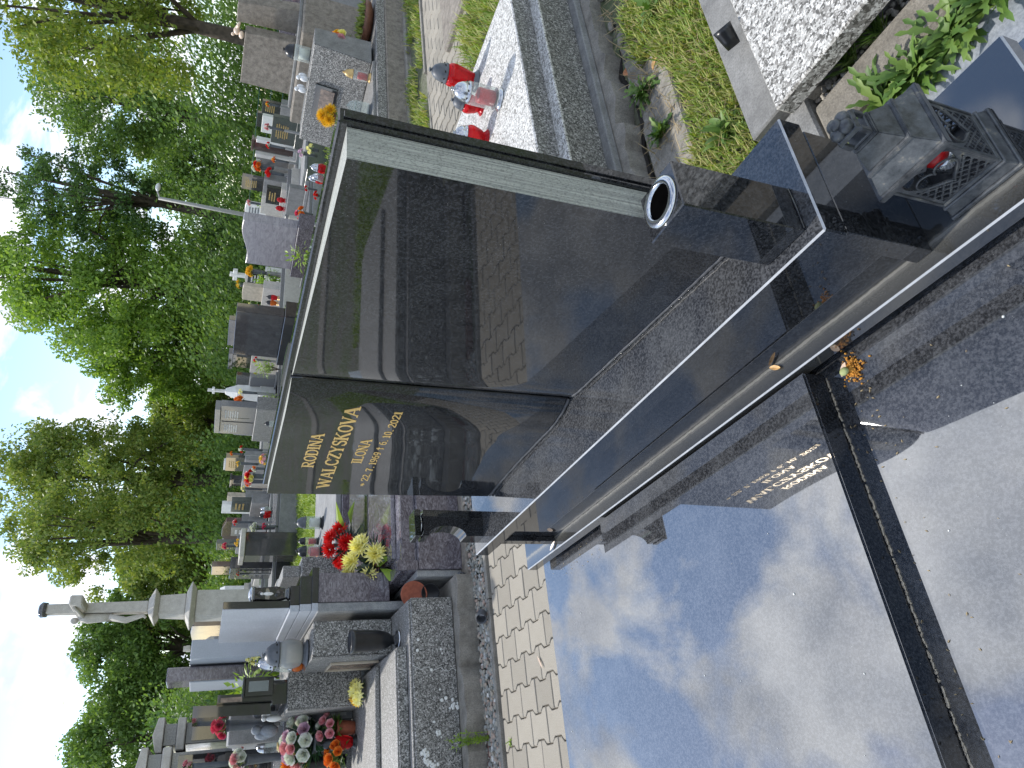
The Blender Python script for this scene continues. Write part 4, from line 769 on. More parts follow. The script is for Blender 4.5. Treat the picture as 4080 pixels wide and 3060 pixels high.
stele('plain dark headstone with a small gold cross near the green fence', -9.83, -9.50, 11.08, 1.67, 1.48, 1.9, 'dark_grey_granite', 'flat', None)
stele('wide green-grey headstone with rows of gold letters', -7.95, -7.46, 8.69, 1.44, 1.10, 1.6, 'green_granite', 'flat', (GP, 6), 'green_granite')
stele('brown headstone between two white marble posts', -8.69, -8.49, 9.26, 1.67, 1.06, 1.7, 'brown_granite', 'flat', None, 'white_marble', cap=(-.1, -.1, .06))
for k, x in enumerate((-14.84, -14.32)): solo('marble_post', MB().box(x - .06, x + .06, 15.6, 15.73, .6, 1.66), 'white_marble', ('left' if k == 0 else 'right') + ' white marble post flanking the brown headstone', 'post', (x, 15.66, .6), None, .008)
stele('tall black headstone with a round gold inscription before the fence', -10.30, -9.98, 9.92, 1.82, 1.45, 1.5, 'black_granite_far', 'flat', (GP, 6))
stele('square black headstone with short gold lettering above red candles', -8.85, -8.50, 8.30, 1.42, 1.21, 1.6, 'black_granite_far', 'flat', (GP, 3), 'cream_stone')
stele('white rounded headstone beside the lamp post', -9.29, -9.0, 8.38, 1.71, 1.39, 1.8, 'white_marble', 'round', ('grey_plastic', 4), 'cream_stone')
stele('low pale cement grave frame with open panel right of the purple headstone', -8.07, -7.52, 7.42, 1.15, .94, 1.4, 'concrete_grey', 'flat', None)
stele('big purple veined headstone with wavy top behind the open book', -8.44, -7.55, 6.73, 1.69, 1.01, 1.1, 'purple_granite_light', 'wave', None, 'purple_granite', th=.16)
stele('pale sand coloured round-topped headstone', -9.86, -9.48, 7.12, 1.63, 1.33, 1.6, 'beige_stone', 'round', None, 'cream_stone')
stele('black headstone with white lettering behind a green fern', -9.84, -9.48, 7.41, 1.57, 1.32, 1.7, 'black_granite_far', 'flat', (WP, 3), 'white_marble')
stele('large polished charcoal headstone standing behind the spine of the book', -10.14, -8.97, 6.26, 1.68, 1.02, 1.0, 'dark_grey_granite', 'flat', None, 'black_granite_far', th=.16)
stele('dark flat-topped stone showing above the large charcoal headstone', -11.83, -11.0, 7.48, 1.80, 1.2, 1.1, 'dark_grey_granite', 'flat', None)
stele('grey headstone with heavy cream frame and dark inset', -11.41, -11.0, 6.78, 1.68, 1.385, 1.5, 'black_granite_far', 'flat', None, 'cream_stone', cap=(-.14, -.14, .1))
stele('plain dark stone between the framed headstone and the white obelisk', -13.47, -13.02, 7.56, 1.59, 1.345, 1.4, 'dark_grey_granite', 'flat', None)
stele('low mid-grey headstone left of the framed one', -11.33, -10.99, 6.36, 1.365, .975, 1.5, 'grey_granite', 'flat', None)
dbl = stele('grey double headstone under one dark cap, lettered in white', -10.92, -9.98, 5.25, 1.765, 1.275, 1.1, 'grey_granite', 'flat', None, 'terrazzo_smooth', cap=(.06, .08, .085), L=.6)
inscription(dbl, -11.45, -11.1, 5.775, 1.5, 1.72, WP, 6); inscription(dbl, -11.95, -11.62, 5.775, 1.5, 1.72, WP, 6); wpart('middle_joint', MB().box(-11.545, -11.525, 5.77, 5.774, 1.26, 1.76), 'crack_dark', dbl); wpart('incised_cross', MB().box(-11.40, -11.385, 5.771, 5.774, 1.33, 1.68), 'green_granite', dbl)
stele('black headstone with gold lines between yellow flowers', -12.56, -11.98, 5.31, 1.635, 1.33, 1.2, 'black_granite_far', 'flat', (GP, 5))
stele('small grey headstone with pale frame at the left of the book', -11.26, -11.0, 4.51, 1.51, 1.37, 1.5, 'dark_grey_granite', 'flat', None, 'cream_stone', cap=(-.1, -.1, .05))
stele('beige sandstone headstone just left of the book top', -13.28, -13.0, 5.01, 1.55, 1.245, 1.5, 'beige_stone', 'flat', None)
stele('green-grey headstone with gold names over a pale stone bench', -10.94, -10.48, 3.96, 1.495, 1.225, 1.6, 'green_granite', 'flat', (GP, 3), L=.8)
stele('brown pentagonal rough stone before the hedge', -13.12, -12.0, 4.18, 1.59, 1.3, 1.5, 'brown_granite', 'gable', None, L=.7)
stele('pale grey leaning plaque before the brown pentagonal stone', -10.37, -10.0, 3.40, 1.47, 1.26, 1.7, 'grey_granite', 'flat', (WP, 2), L=.7)
stele('green stone stele with gold marks and a grey pillar beside it', -12.36, -12.0, 3.81, 1.65, 1.35, 1.5, 'green_granite', 'flat', (GP, 2))
stele('dark brown headstone left of the flowering shrub', -11.44, -11.0, 3.15, 1.68, 1.43, 1.4, 'brown_granite', 'flat', None, 'dark_grey_granite')
stele('pale grey tall twin headstone slab with purple edge, behind the terrazzo grave', -7.9, -7.0, 1.20, 1.75, .8, 1, 'pale_board', 'flat', None, th=.16, L=.5); stele('second pale slab of the tall twin headstone', -7.85, -7.28, 1.05, 1.74, .8, 1.0, 'pale_board', 'flat', None, th=.05, L=.3, frame=False)
solo('stone_pillar', MB().box(-7.62, -7.25, 1.06, 1.18, .5, 1.93), 'purple_granite', 'narrow pillar rising above the tall twin headstone', 'pillar', (-7.4, 1.1, .5), None, .008)
stele('long low grey stone wall-like headstone behind the twin slabs', -10.6, -8.45, 1.56, 1.57, .9, 1.0, 'grey_stone', 'flat', None)
def tomb_house(label, x0, x1, y0, y1, zt):
    t = thing('grave_aedicule', label, 'monument', ((x0 + x1) / 2, (y0 + y1) / 2, 0)); h = zt
    wpart('base', MB().box(x0 - .1, x1 + .1, y0 - .1, y1 + .1, -.05, .7), 'grey_stone', t, .01); wpart('body', MB().box(x0, x1, y0, y1, .701, h - .30), 'grey_granite', t, .008); wpart('black_panel', MB().box(x1 + .001, x1 + .012, y0 + .03, y1 - .03, .95, h - .36), 'black_granite_far', t)
    wpart('cornice', MB().box(x0 - .05, x1 + .05, y0 - .05, y1 + .05, h - .299, h - .22), 'cream_stone', t, .01); wpart('attic', MB().box(x0 - .01, x1 + .01, y0, y1, h - .219, h - .10), 'grey_granite', t, .006); wpart('top', MB().prism([(y0 - .06, h - .099), (y1 + .06, h - .099), (y1 + .06, h - .04), ((y0 + y1) / 2, h), (y0 - .06, h - .04)], 'x', x0 - .06, x1 + .06), 'cream_stone', t, .006)
tomb_house('tall grey stone monument with moulded top and black panel at the left', -9.6, -8.6, .66, .86, 2.05); tomb_house('second tall stone monument cut by the left picture edge', -10.0, -8.1, .28, .56, 2.14)
stele('grey scroll-shouldered headstone in front of the tall monuments', -7.2, -6.55, .47, 1.40, .85, 1.0, 'grey_stone', 'wave', None)
stele('brown headstone with a rounded dark hood far behind the terrazzo grave', -15.3, -14.0, 2.95, 1.95, 1.45, 1.0, 'brown_granite', 'round', None)
stele('light terrazzo headstone at the lawn edge', -7.6, -7.0, 1.9, 1.02, .86, 1.0, 'terrazzo_smooth', 'flat', None, 'terrazzo_grey')
ORD = ['leftmost', 'second from the left', 'third from the left', 'fourth from the left', 'fifth from the left', 'sixth from the left', 'seventh from the left', 'eighth from the left', 'eighth from the right', 'seventh from the right', 'sixth from the right', 'fifth from the right', 'fourth from the right', 'third from the right', 'second from the right', 'rightmost']
for k in range(16):
    a = .10 + k * .05 + U(-.012, .012); D = U(21, 27); x, y = -D * math.cos(a), D * math.sin(a); h = U(1.35, 1.72); m, mn = (('grey_stone', 'grey'), ('cream_stone', 'cream'), ('grey_granite', 'dull grey'), ('white_marble', 'white'))[int(U(0, 4))]; tp, tn = (('flat', 'flat-topped'), ('flat', 'flat-topped'), ('round', 'rounded'), ('gable', 'gabled'))[int(U(0, 4))]
    o = stele('small %s %s headstone, %s in the distant row' % (mn, tn, ORD[k]), x - U(.25, .4), x + U(.25, .4), y, h, .75, 1.0, m, tp, None, 'cream_stone', L=1.2); o['group'] = 'distant row of small pale headstones'
# crosses, obelisk
cr = thing('stone_crucifix', 'tall pale stone crucifix on a stepped pedestal, rising above the left graves', 'cross', (-12.2, 2.86, .1)); A = lambda *a: MB().box(*a)
wpart('pedestal', MB().frustum((-12.55, -11.85, 2.55, 3.2), (-12.55, -11.85, 2.55, 3.2), .05, .7), 'cream_stone', cr, .02); wpart('lower_die', A(-12.42, -11.98, 2.68, 3.07, .701, 1.86), 'cream_stone', cr, .012)
wpart('lower_cornice', MB().frustum((-12.44, -11.96, 2.66, 3.09), (-12.53, -11.87, 2.57, 3.18), 1.861, 1.93).frustum((-12.53, -11.87, 2.57, 3.18), (-12.40, -12.0, 2.70, 3.05), 1.931, 2.0), 'cream_stone', cr, .008); wpart('upper_die', MB().frustum((-12.38, -12.02, 2.71, 3.03), (-12.36, -12.04, 2.73, 3.01), 2.001, 2.37), 'cream_stone', cr, .012)
wpart('upper_cornice', MB().frustum((-12.37, -12.03, 2.72, 3.02), (-12.46, -11.94, 2.64, 3.10), 2.371, 2.43).frustum((-12.46, -11.94, 2.64, 3.10), (-12.32, -12.08, 2.78, 2.96), 2.431, 2.52), 'cream_stone', cr, .008)
wpart('shaft', MB().frustum((-12.30, -12.10, 2.79, 2.95), (-12.28, -12.12, 2.80, 2.93), 2.521, 3.86), 'cream_stone', cr, .012); wpart('arm', A(-12.75, -11.65, 2.80, 2.94, 3.33, 3.50), 'cream_stone', cr, .02); wpart('crown', MB().lathe([(.10, -.02), (.11, .05), (.08, .08)], 14, (-12.2, 2.865, 3.86)), 'dark_grey_granite', cr)
fg = MB(); fg.tube([(-12.2, 2.76, 3.42), (-12.2, 2.73, 3.30), (-12.2, 2.735, 3.12), (-12.2, 2.74, 3.0)], [.05, .075, .062, .06], 10)
for s_ in (-1, 1): fg.tube([(-12.2 + s_ * .03, 2.74, 3.02), (-12.2 + s_ * .045, 2.69, 2.80), (-12.2 + s_ * .02, 2.755, 2.58), (-12.2 + s_ * .02, 2.72, 2.54)], [.045, .038, .026, .018], 8); fg.tube([(-12.2 + s_ * .05, 2.75, 3.37), (-12.2 + s_ * .26, 2.77, 3.40), (-12.2 + s_ * .46, 2.785, 3.44)], [.035, .026, .018], 8)
fg.ball((-12.2, 2.70, 3.47), (.042, .048, .055), 10, 7); wpart('figure', fg, 'cream_stone', cr)
ob = thing('white_obelisk', 'white marble obelisk topped by a small cross, with yellow flowers', 'monument', (-17.15, 9.38, .17)); wpart('die', MB().box(-17.42, -16.9, 9.3, 9.6, .15, 1.0), 'white_marble', ob, .01); wpart('shaft', MB().frustum((-17.38, -16.95, 9.33, 9.58), (-17.36, -16.97, 9.33, 9.57), 1.001, 1.55), 'white_marble', ob, .01); wpart('shoulder', MB().frustum((-17.36, -16.97, 9.34, 9.56), (-17.24, -17.08, 9.4, 9.5), 1.551, 1.82), 'white_marble', ob, .01); wpart('cross', MB().box(-17.195, -17.125, 9.42, 9.48, 1.821, 2.24).box(-17.30, -17.02, 9.422, 9.478, 2.07, 2.13), 'white_marble', ob, .005)
wc = thing('white_cross', 'small white stone cross behind the fern', 'cross', (-20.5, 15.8, .17)); wpart('upright', MB().box(-20.58, -20.42, 15.75, 15.85, .1, 2.10), 'white_marble', wc, .01); wpart('arm', MB().box(-20.78, -20.22, 15.755, 15.845, 1.86, 2.0), 'white_marble', wc, .01)
sc_ = thing('small_cross', 'small weathered marble cross on a scrolled pedestal near the brown hooded headstone', 'cross', (-14.2, 2.6, 0)); wpart('pedestal', MB().box(-14.35, -14.05, 2.48, 2.78, 0, 1.62).frustum((-14.35, -14.05, 2.48, 2.78), (-14.25, -14.15, 2.57, 2.65), 1.621, 1.80), 'cream_stone', sc_, .01); wpart('cross', MB().box(-14.24, -14.16, 2.57, 2.65, 1.801, 2.03).box(-14.32, -14.08, 2.575, 2.645, 1.92, 1.98), 'cream_stone', sc_)
bn = thing('stone_bench', 'pale stone bench beside the green-grey headstone', 'bench', (-14.4, 4.6, 0)); wpart('seat', MB().box(-14.6, -14.0, 4.2, 4.75, 1.15, 1.24), 'cream_stone', bn, .01); wpart('support', MB().box(-14.52, -14.08, 4.24, 4.71, .02, 1.149), 'dark_grey_granite', bn, .01)
lp = thing('lamp_post', 'slim leaning concrete lamp post rising against the trees', 'lamp post', (-20.0, 18.0, .1)); wpart('pole', MB().tube([(-20.0, 18.03, .1), (-20.02, 18.10, 2.4), (-20.06, 18.22, 4.55)], [.085, .07, .055], 12), 'lamp_grey', lp); wpart('lamp_arm', MB().tube([(-20.06, 18.22, 4.5), (-19.95, 18.45, 4.62)], [.03, .03], 8), 'lamp_grey', lp); wpart('lamp_head', MB().ball((-19.9, 18.55, 4.60), (.10, .17, .08), 10, 6), 'white_plastic', lp)
fn = thing('wire_fence', 'dark green wire fence behind the far graves at the right', 'fence', (-20, 22, .17))
for k in range(7): x = -14.5 - k * 2.2; wpart('post', MB().box(x - .03, x + .03, 22.4 - k * .25, 22.46 - k * .25, .1, 1.78), 'fence_green', fn)
for z in (.5, .95, 1.35, 1.74): wpart('rail', MB().tube([(-14.5, 22.43, z), (-27.7, 20.93, z)], .012, 6), 'fence_green', fn)
# ------------------------------------------------------------------ small things on the farther graves
F = [
 ('orange posy before the dark headstone near the fence', (-16.8, 20.1, 1.43), .18, [('orange', 4), ('gold', 2)], 'rose'), ('pink flowers on the green-grey wide headstone', (-12.1, 13.7, 1.45), .16, [('pink', 6)], 'rose'), ('red roses beside the green-grey wide headstone', (-12.45, 13.5, 1.38), .15, [('red', 5), ('white', 2)], 'rose'),
 ('lilac flowers standing left of pale yellow ones at the book top', (-9.25, 10.0, .88), .17, [('lilac', 7)], 'daisy'), ('pale yellow flowers right of the lilac ones at the book top', (-9.03, 9.9, .76), .20, [('yellow', 7)], 'daisy'),
 ('green and orange wreath beside the brown headstone', (-14.9, 15.3, 1.55), .30, [('orange', 5), ('red', 3), ('white', 2)], 'rose'), ('white flowers in front of the dark fence', (-15.3, 15.6, 1.63), .22, [('white', 7)], 'rose'), ('yellow sunflower in green leaves below the black round-lettered headstone', (-15.6, 15.9, 1.46), .22, [('gold', 4)], 'daisy'), ('red carnations above a low grey frame', (-14.68, 14.9, 1.27), .26, [('red', 8)], 'mum'), ('orange and yellow cup flowers right of the red carnations', (-14.2, 14.9, 1.18), .16, [('orange', 4), ('gold', 3)], 'rose'),
 ('two small red blooms near the square black headstone', (-9.07, 9.0, .78), .10, [('red', 3)], 'rose'), ('red rose posy at the top edge of the book', (-8.68, 8.5, .66), .13, [('red', 4)], 'rose'), ('rusty red trailing plant at the purple grave edge', (-9.6, 8.9, .80), .24, [('orange', 3), ('magenta', 2)], 'rose'), ('pink roses left of the tall black headstone', (-15.86, 14.8, 1.69), .17, [('pink', 5)], 'rose'), ('yellow-green posy above the square black headstone', (-15.8, 14.6, 1.36), .15, [('yellow', 5)], 'daisy'),
 ('golden chrysanthemums between the purple and black headstones', (-15.6, 12.2, 1.50), .30, [('gold', 10)], 'mum'), ('yellow lilies left of the pale round headstone', (-15.55, 11.1, 1.44), .15, [('yellow', 5)], 'daisy'), ('scarlet blooms beside the charcoal headstone', (-14.64, 10.4, 1.23), .15, [('red', 4), ('orange', 2)], 'rose'), ('tall yellow and green spray beside the white cross', (-18.5, 13.9, 1.78), .30, [('gold', 4)], 'daisy'),
 ('red posy above the lime green plant', (-16.2, 9.9, 1.18), .14, [('red', 4)], 'rose'), ('red and white posy left of the lime green plant', (-16.7, 9.7, 1.15), .19, [('red', 3), ('pink', 3)], 'rose'), ('yellow bunch at the white obelisk', (-16.5, 9.1, 1.45), .19, [('yellow', 7)], 'daisy'), ('big orange chrysanthemum cluster right of the grey double headstone', (-16.7, 8.9, 1.46), .38, [('orange', 12)], 'mum'),
 ('red and white flowers left of the grey double headstone', (-12.9, 5.9, 1.38), .13, [('red', 3), ('white', 3)], 'rose'), ('orange bloom above the black gold-lined headstone', (-13.35, 6.0, 1.54), .10, [('orange', 3)], 'rose'), ('yellow blooms on the black gold-lined headstone', (-13.79, 6.0, 1.40), .14, [('gold', 4)], 'daisy'), ('red, pink and yellow bouquet above the book left corner', (-13.93, 5.8, 1.16), .26, [('red', 4), ('pink', 4), ('yellow', 4)], 'rose'), ('pink and yellow meadow bunch at the top edge of the left page', (-11.95, 5.3, 1.02), .22, [('pink', 5), ('gold', 6)], 'daisy'), ('orange and white cup of flowers near the left page corner', (-12.84, 5.5, 1.13), .12, [('orange', 3), ('white', 2)], 'rose'),
 ('orange and pink bouquet left of the book corner', (-14.7, 6.0, 1.15), .22, [('orange', 5), ('pink', 4), ('white', 2)], 'rose'), ('bright yellow bouquet left of the orange and pink one', (-15.0, 5.95, 1.24), .15, [('yellow', 6)], 'daisy'), ('white flowers with green leaves at the plaque', (-14.41, 4.9, .99), .20, [('white', 6)], 'rose'), ('magenta flowers in a basket below the white flowers', (-14.02, 4.8, .83), .12, [('magenta', 5)], 'rose'), ('red and pink roses above the brown pentagonal stone', (-15.24, 5.3, 1.33), .14, [('red', 3), ('pink', 3)], 'rose'), ('gold spray beside the pale leaning plaque', (-15.02, 4.8, 1.27), .18, [('gold', 6)], 'daisy'), ('bright pink blooms on the green stone stele', (-15.6, 4.9, 1.49), .15, [('magenta', 5)], 'rose'), ('single red bloom beside the dark brown headstone', (-15.56, 4.3, 1.19), .10, [('red', 3)], 'rose'),
 ('yellow lilies behind the smoky glass globe', (-7.1, 1.24, 1.22), .22, [('yellow', 6)], 'daisy'), ('dark pink roses beside the leaning black stele', (-6.35, .585, 1.46), .17, [('magenta', 7)], 'rose'), ('pink blooms before the left edge monument', (-8.0, .42, 1.68), .15, [('pink', 4)], 'rose'), ('pale pink and white roses on the scroll-shouldered headstone', (-6.6, .36, 1.30), .18, [('pink', 4), ('white', 5)], 'rose'),
]
for lb, c, sz_, cols, kd in F: bouquet(lb, c, sz_, cols, gz(c[1]) + .44 if c[0] < -8.5 else max(.1, c[2] - .42), kd, 'grey_plastic', 'weed_leaf', br=sz_ * .22, nleaf=26)
def shrub(label, c, r, n, mat, zb, L=.1, name='potted_plant', flat=1):
    t = thing(name, label, 'plant', (c[0], c[1], zb)); st = MB(); lv = MB()
    for k in range(7): a = U(0, 6.28); st.tube([(0, 0, 0), (r * .3 * math.cos(a), r * .3 * math.sin(a), (c[2] - zb) * .7), (r * .7 * math.cos(a), r * .7 * math.sin(a), c[2] - zb + U(-.3, .5) * r)], [.008, .006, .003], 5)
    for k in range(n): a = U(0, 6.28); el = math.asin(U(-1, 1)); d = Vector((math.cos(a) * math.cos(el), math.sin(a) * math.cos(el), math.sin(el) * flat)); p = Vector((0, 0, c[2] - zb)) + d * r * U(.2, 1); lv.leaf(p, d + Vector((U(-.6, .6), U(-.6, .6), U(-.6, .3))), (0, 0, 1), L * U(.6, 1.2), L * .45)
    part('stem', st, 'bark', t); part('leaves', lv, mat, t)['kind'] = 'stuff'; return t
shrub('soft green fern in front of the black white-lettered headstone', (-15.8, 12.1, 1.05), .34, 260, 'leaf_bright', .6, .12); shrub('lime green plant filling the framed grave', (-15.9, 9.5, .98), .24, 240, 'lime_leaf', .6, .08); shrub('pale yellow-green potted plant at the white obelisk foot', (-16.2, 8.8, .78), .18, 160, 'lime_leaf', .6, .07); shrub('leafy vine hanging over the purple headstone plinth', (-8.46, 7.0, .86), .20, 90, 'lime_leaf', .6, .09); shrub('loose flowering shrub between dark brown and green steles', (-15.7, 4.55, 1.25), .36, 300, 'leaf_olive', .4, .09)
shrub('zamioculcas-like green branch before the leaning black stele', (-6.45, .87, 1.25), .20, 110, 'lime_leaf', .6, .09); shrub('green plant above the wide green-grey headstone', (-16.2, 15.3, 1.3), .3, 160, 'leaf_bright', .6, .12); shrub('dark clipped shrub left of the leaning black stele', (-16.5, 1.6, 1.9), .75, 900, 'leaf_dark', 0, .12); shrub('second dark shrub near the left monuments', (-17.5, 1.0, 1.5), .7, 800, 'leaf_dark', 0, .12)
for lb, c, H, R, bd, ld, ba in [
 ('tall red candle with silver cap at the book top, right one of two', (-8.05, 8.45, .52), .34, .075, 'red_glass', 'silver_plastic', 'brass'), ('tall red candle with silver cap at the book top, left one of two', (-8.33, 8.5, .52), .34, .07, 'red_glass', 'silver_plastic', 'brass'), ('clear silver candle between the two tall red candles', (-8.19, 8.4, .52), .30, .07, 'clear_glass', 'silver_plastic', 'silver_plastic'),
 ('red candle under the square black headstone, right one', (-13.55, 12.9, .88), .2, .07, 'red_glass', 'red_glass', 'red_glass'), ('red candle under the square black headstone, left one', (-13.85, 12.9, .88), .2, .07, 'red_glass', 'red_glass', 'red_glass'), ('red candle with black tip before the pale round headstone', (-14.85, 10.9, .80), .3, .07, 'red_glass', 'black_plastic', 'brass'), ('orange candle with black tip left of the red one', (-15.08, 10.9, .80), .3, .07, 'orange_glass', 'black_plastic', 'brass'),
 ('dark tipped candle on the grey double grave', (-10.77, 5.4, .92), .2, .05, 'clear_glass', 'black_plastic', 'brass'), ('red candle in the group left of the book', (-14.4, 5.15, .68), .26, .055, 'red_glass', 'black_plastic', 'black_plastic'), ('red and clear candle in the group left of the book', (-14.2, 5.15, .68), .25, .05, 'red_glass', 'silver_plastic', 'black_plastic'), ('clear candle nearest the book in the left group', (-14.0, 5.15, .70), .24, .05, 'clear_glass', 'silver_plastic', 'black_plastic'), ('small clear candle beside the left monuments', (-6.7, .45, 1.0), .2, .06, 'clear_glass', 'silver_plastic', 'brass')]:
    lantern(lb, c, H, R, bd, ld, ba, 'bulb')
for lb, x0, x1, y0, y1, z1, m in [('pale low grave between path and charcoal headstone', -8.6, -7.4, 7.6, 9.2, .52, 'grey_stone'), ('low cement grave right of the pale round headstone', -14.3, -12.9, 11.8, 13.4, .88, 'cream_stone'), ('low cream grave with two candles', -15.8, -14.3, 9.9, 11.5, .80, 'cream_stone'), ('terrazzo grave block under the small monuments at left', -7.3, -6.45, .05, .80, 1.0, 'terrazzo_smooth')]:
    t = thing('low_grave', lb, 'grave', ((x0 + x1) / 2, (y0 + y1) / 2, 0)); wpart('frame', MB().box(x0, x1, y0, y1, -.05, z1 - .08), m, t, .01); wpart('cover_slab', MB().box(x0 + .04, x1 - .04, y0 + .04, y1 - .04, z1 - .079, z1), 'grey_granite', t, .008)
ag = MB(); ag.ball((-6.2, .52, 1.13), (.06, .05, .07), 10, 7); ag.ball((-6.19, .53, 1.22), (.035, .035, .038), 10, 7); ag.ball((-6.22, .49, 1.17), (.05, .03, .06), 8, 6); solo('angel_statue', ag, 'blue_stone', 'grey-blue kneeling angel statuette at the leaning black stele', 'statuette', (-6.2, .52, 1.06)); ag = MB(); ag.ball((-5.9, .575, 1.12), (.03, .025, .06), 8, 6); ag.ball((-5.9, .575, 1.19), (.018,) * 3, 8, 6); solo('angel_statue', ag, 'white_marble', 'little white angel statuette on the black stele plinth', 'statuette', (-5.9, .575, 1.06))
# ------------------------------------------------------------------ grass, weeds
def grass(name, label, n, xr, yr, h, mat, zf=None, keep=None, w=.0035, kind='stuff', lean_=.8):
    mb = MB(); k = 0
    while k < n:
        x, y = U(*xr), U(*yr)
        if keep and not keep(x, y): continue
        k += 1; z = (zf or gz)(y) - .01; a = U(0, 6.28); L = h * U(.4, 1.15); d = Vector((math.cos(a) * U(.1, lean_), math.sin(a) * U(.1, lean_), 1)).normalized(); sd = Vector((-math.sin(a), math.cos(a), 0)) * w * U(.7, 1.4); p = Vector((x, y, z)); m = p + d * L * .6; tp = p + d * L * .95 + Vector((math.cos(a), math.sin(a), -.1)) * L * .25; b_ = len(mb.v)
        mb.v += [tuple(p - sd), tuple(p + sd), tuple(m + sd * .7), tuple(m - sd * .7), tuple(tp)]; mb.f += [(b_, b_ + 1, b_ + 2, b_ + 3), (b_ + 3, b_ + 2, b_ + 4)]; mb.mi += [0, 0]; mb.sm += [False] * 2
    o = struct(name, mb, mat, 0, kind); o['label'] = label; o['category'] = 'grass'; return o
nz = lambda x, y: math.sin(x * 9 + y * 3.1) + math.sin(y * 7.3 - x * 4) + math.sin(x * 23 + 1) * .5
grass('grass_strip', 'rough grass strip between the white and coarse terrazzo graves', 11000, (-1.66, -1.14), (1.05, 4.2), .075, 'grass_blade', None, lambda x, y: x > -1.52 - (.1 if y > 2.75 else 0) + .06 * math.sin(y * 6) and nz(x, y) > -1.5)
grass('dry_grass', 'dry straw lying in the grass strip', 1500, (-1.75, -1.14), (1.1, 4.2), .11, 'dry_straw', None, None, .0022, 'stuff', 3.5)
grass('grass_tuft', 'bright grass between white terrazzo grave and far pavers', 2600, (-3.3, -2.2), (4.15, 5.3), .14, 'grass_blade', None, None, .005)
grass('path_weeds', 'strip of grass along the far edge of the pavers', 2200, (-4.78, -4.28), (5.0, 9.5), .10, 'grass_blade', None, lambda x, y: nz(x, y) > -.3, .006)
grass('lawn', 'sunny lawn between the purple grave and the farther rows', 34000, (-19, -9.2), (2.6, 6.2), .11, 'lawn_blade', lambda y: gz(y) + .02, None, .011)
grass('lawn_edge', 'grass around the farther graves', 16000, (-24, -7), (6.5, 22), .12, 'lawn_blade', None, None, .012)
grass('meadow', 'grass between the graves left of the picture', 14000, (-9.5, -4.7), (-8.5, -2.9), .10, 'lawn_blade', None, None, .012)
def rosette(name, label, x, y, n, L, w, mat='weed_leaf', el=(.1, .9), cat='weed', jag=True):
    mb = MB(); z = gz(y)
    for k in range(n):
        a = U(0, 6.28); e_ = U(*el); d = Vector((math.cos(a) * math.cos(e_), math.sin(a) * math.cos(e_), math.sin(e_))); sd = Vector((-math.sin(a), math.cos(a), 0)); ll = L * U(.55, 1.1); ww = w * U(.7, 1.2); p = Vector((x + U(-.02, .02), y + U(-.02, .02), z)); b_ = len(mb.v); ns = 7
        for i in range(ns + 1):
            t = i / ns; c = p + d * ll * t + Vector((0, 0, -ll * .55 * t * t * math.cos(e_))); hw = ww / 2 * math.sin(math.pi * min(.98, .12 + .86 * t))**.8 * ((.45 if i % 2 else 1.15) if jag else 1); mb.v += [tuple(c - sd * hw + Vector((0, 0, hw * .35))), tuple(c), tuple(c + sd * hw + Vector((0, 0, hw * .35)))]
        for i in range(ns):
            q = b_ + i * 3; mb.f += [(q, q + 1, q + 4, q + 3), (q + 1, q + 2, q + 5, q + 4)]; mb.mi += [0, 0]; mb.sm += [True, True]
    return solo(name, mb, mat, label, cat, (x, y, z))
rosette('dandelion_plant', 'large dandelion clump at the left end of the sandstone kerb', -.80, 1.505, 90, .17, .026, el=(.2, 1.1)); rosette('dandelion_plant', 'dandelion clump in the middle of the sandstone kerb', -.70, 1.505, 90, .17, .026, el=(.2, 1.1)); rosette('dandelion_plant', 'dandelion leaves spreading over the blue paving at the right', -.58, 1.505, 90, .16, .026, el=(.15, 1.0)); rosette('dandelion_plant', 'thistle-like leaves at the top right picture edge', -.47, 1.505, 80, .17, .028, el=(.2, 1.1))
rosette('leafy_weed', 'leafy green weed in the crack of the white grave footing', -1.67, 2.62, 34, .12, .028, el=(.3, 1.2)); rosette('leafy_weed', 'second leafy weed lower along the cracked footing', -1.64, 2.33, 26, .12, .03, el=(.3, 1.2)); rosette('leafy_weed', 'broad-leaved weed in the grass below the stone vase', -1.32, 1.98, 22, .13, .03, el=(.5, 1.3), jag=False); rosette('leafy_weed', 'grey-green weed high in the grass strip', -1.45, 2.9, 26, .13, .035, el=(.4, 1.2)); rosette('leafy_weed', 'small clover-like weed beside the stone vase', -1.50, 1.72, 18, .08, .03, el=(.3, 1.1), jag=False)
rosette('leafy_weed', 'tiny green sprout between two pavers', -4.10, .18, 7, .045, .012, 'lime_leaf', (.4, 1.2), 'weed', False)
sw = MB()
for k in range(9):
    a = U(-.6, .6); p0 = Vector((-4.40, .24 + U(-.03, .03), .02)); pts = [p0, p0 + Vector((-.02, .04 * a, .09)), p0 + Vector((-.05, .10 * a, .20 + U(-.05, .06)))]; sw.tube(pts, [.002, .0016, .001], 5)
    for q in range(16): t = U(.1, 1); c = pts[0].lerp(pts[2], t); sw.leaf(c, (U(-1, 1), U(-1, 1), U(-.2, 1)), (0, 0, 1), U(.015, .035), .012)
solo('stonecrop', sw, 'lime_leaf', 'yellow-green stonecrop growing from the cracked footing of the terrazzo grave', 'weed', (-4.42, .24, 0))
for k, (x, y) in enumerate(((-.83, 1.72), (-.73, 1.715))):
    mb = MB()
    for q in range(45): a = U(0, 6.28); mb.leaf((x + U(-.02, .02), y + U(-.01, .01), .0), (math.cos(a) * .5, math.sin(a) * .5, U(.5, 1)), (0, 0, 1), U(.05, .1), .006)
    solo('moss_tuft', mb, 'weed_leaf', ('right' if k else 'left') + ' feathery green tuft in the gravel gap under the coarse slab', 'weed', (x, y, 0))
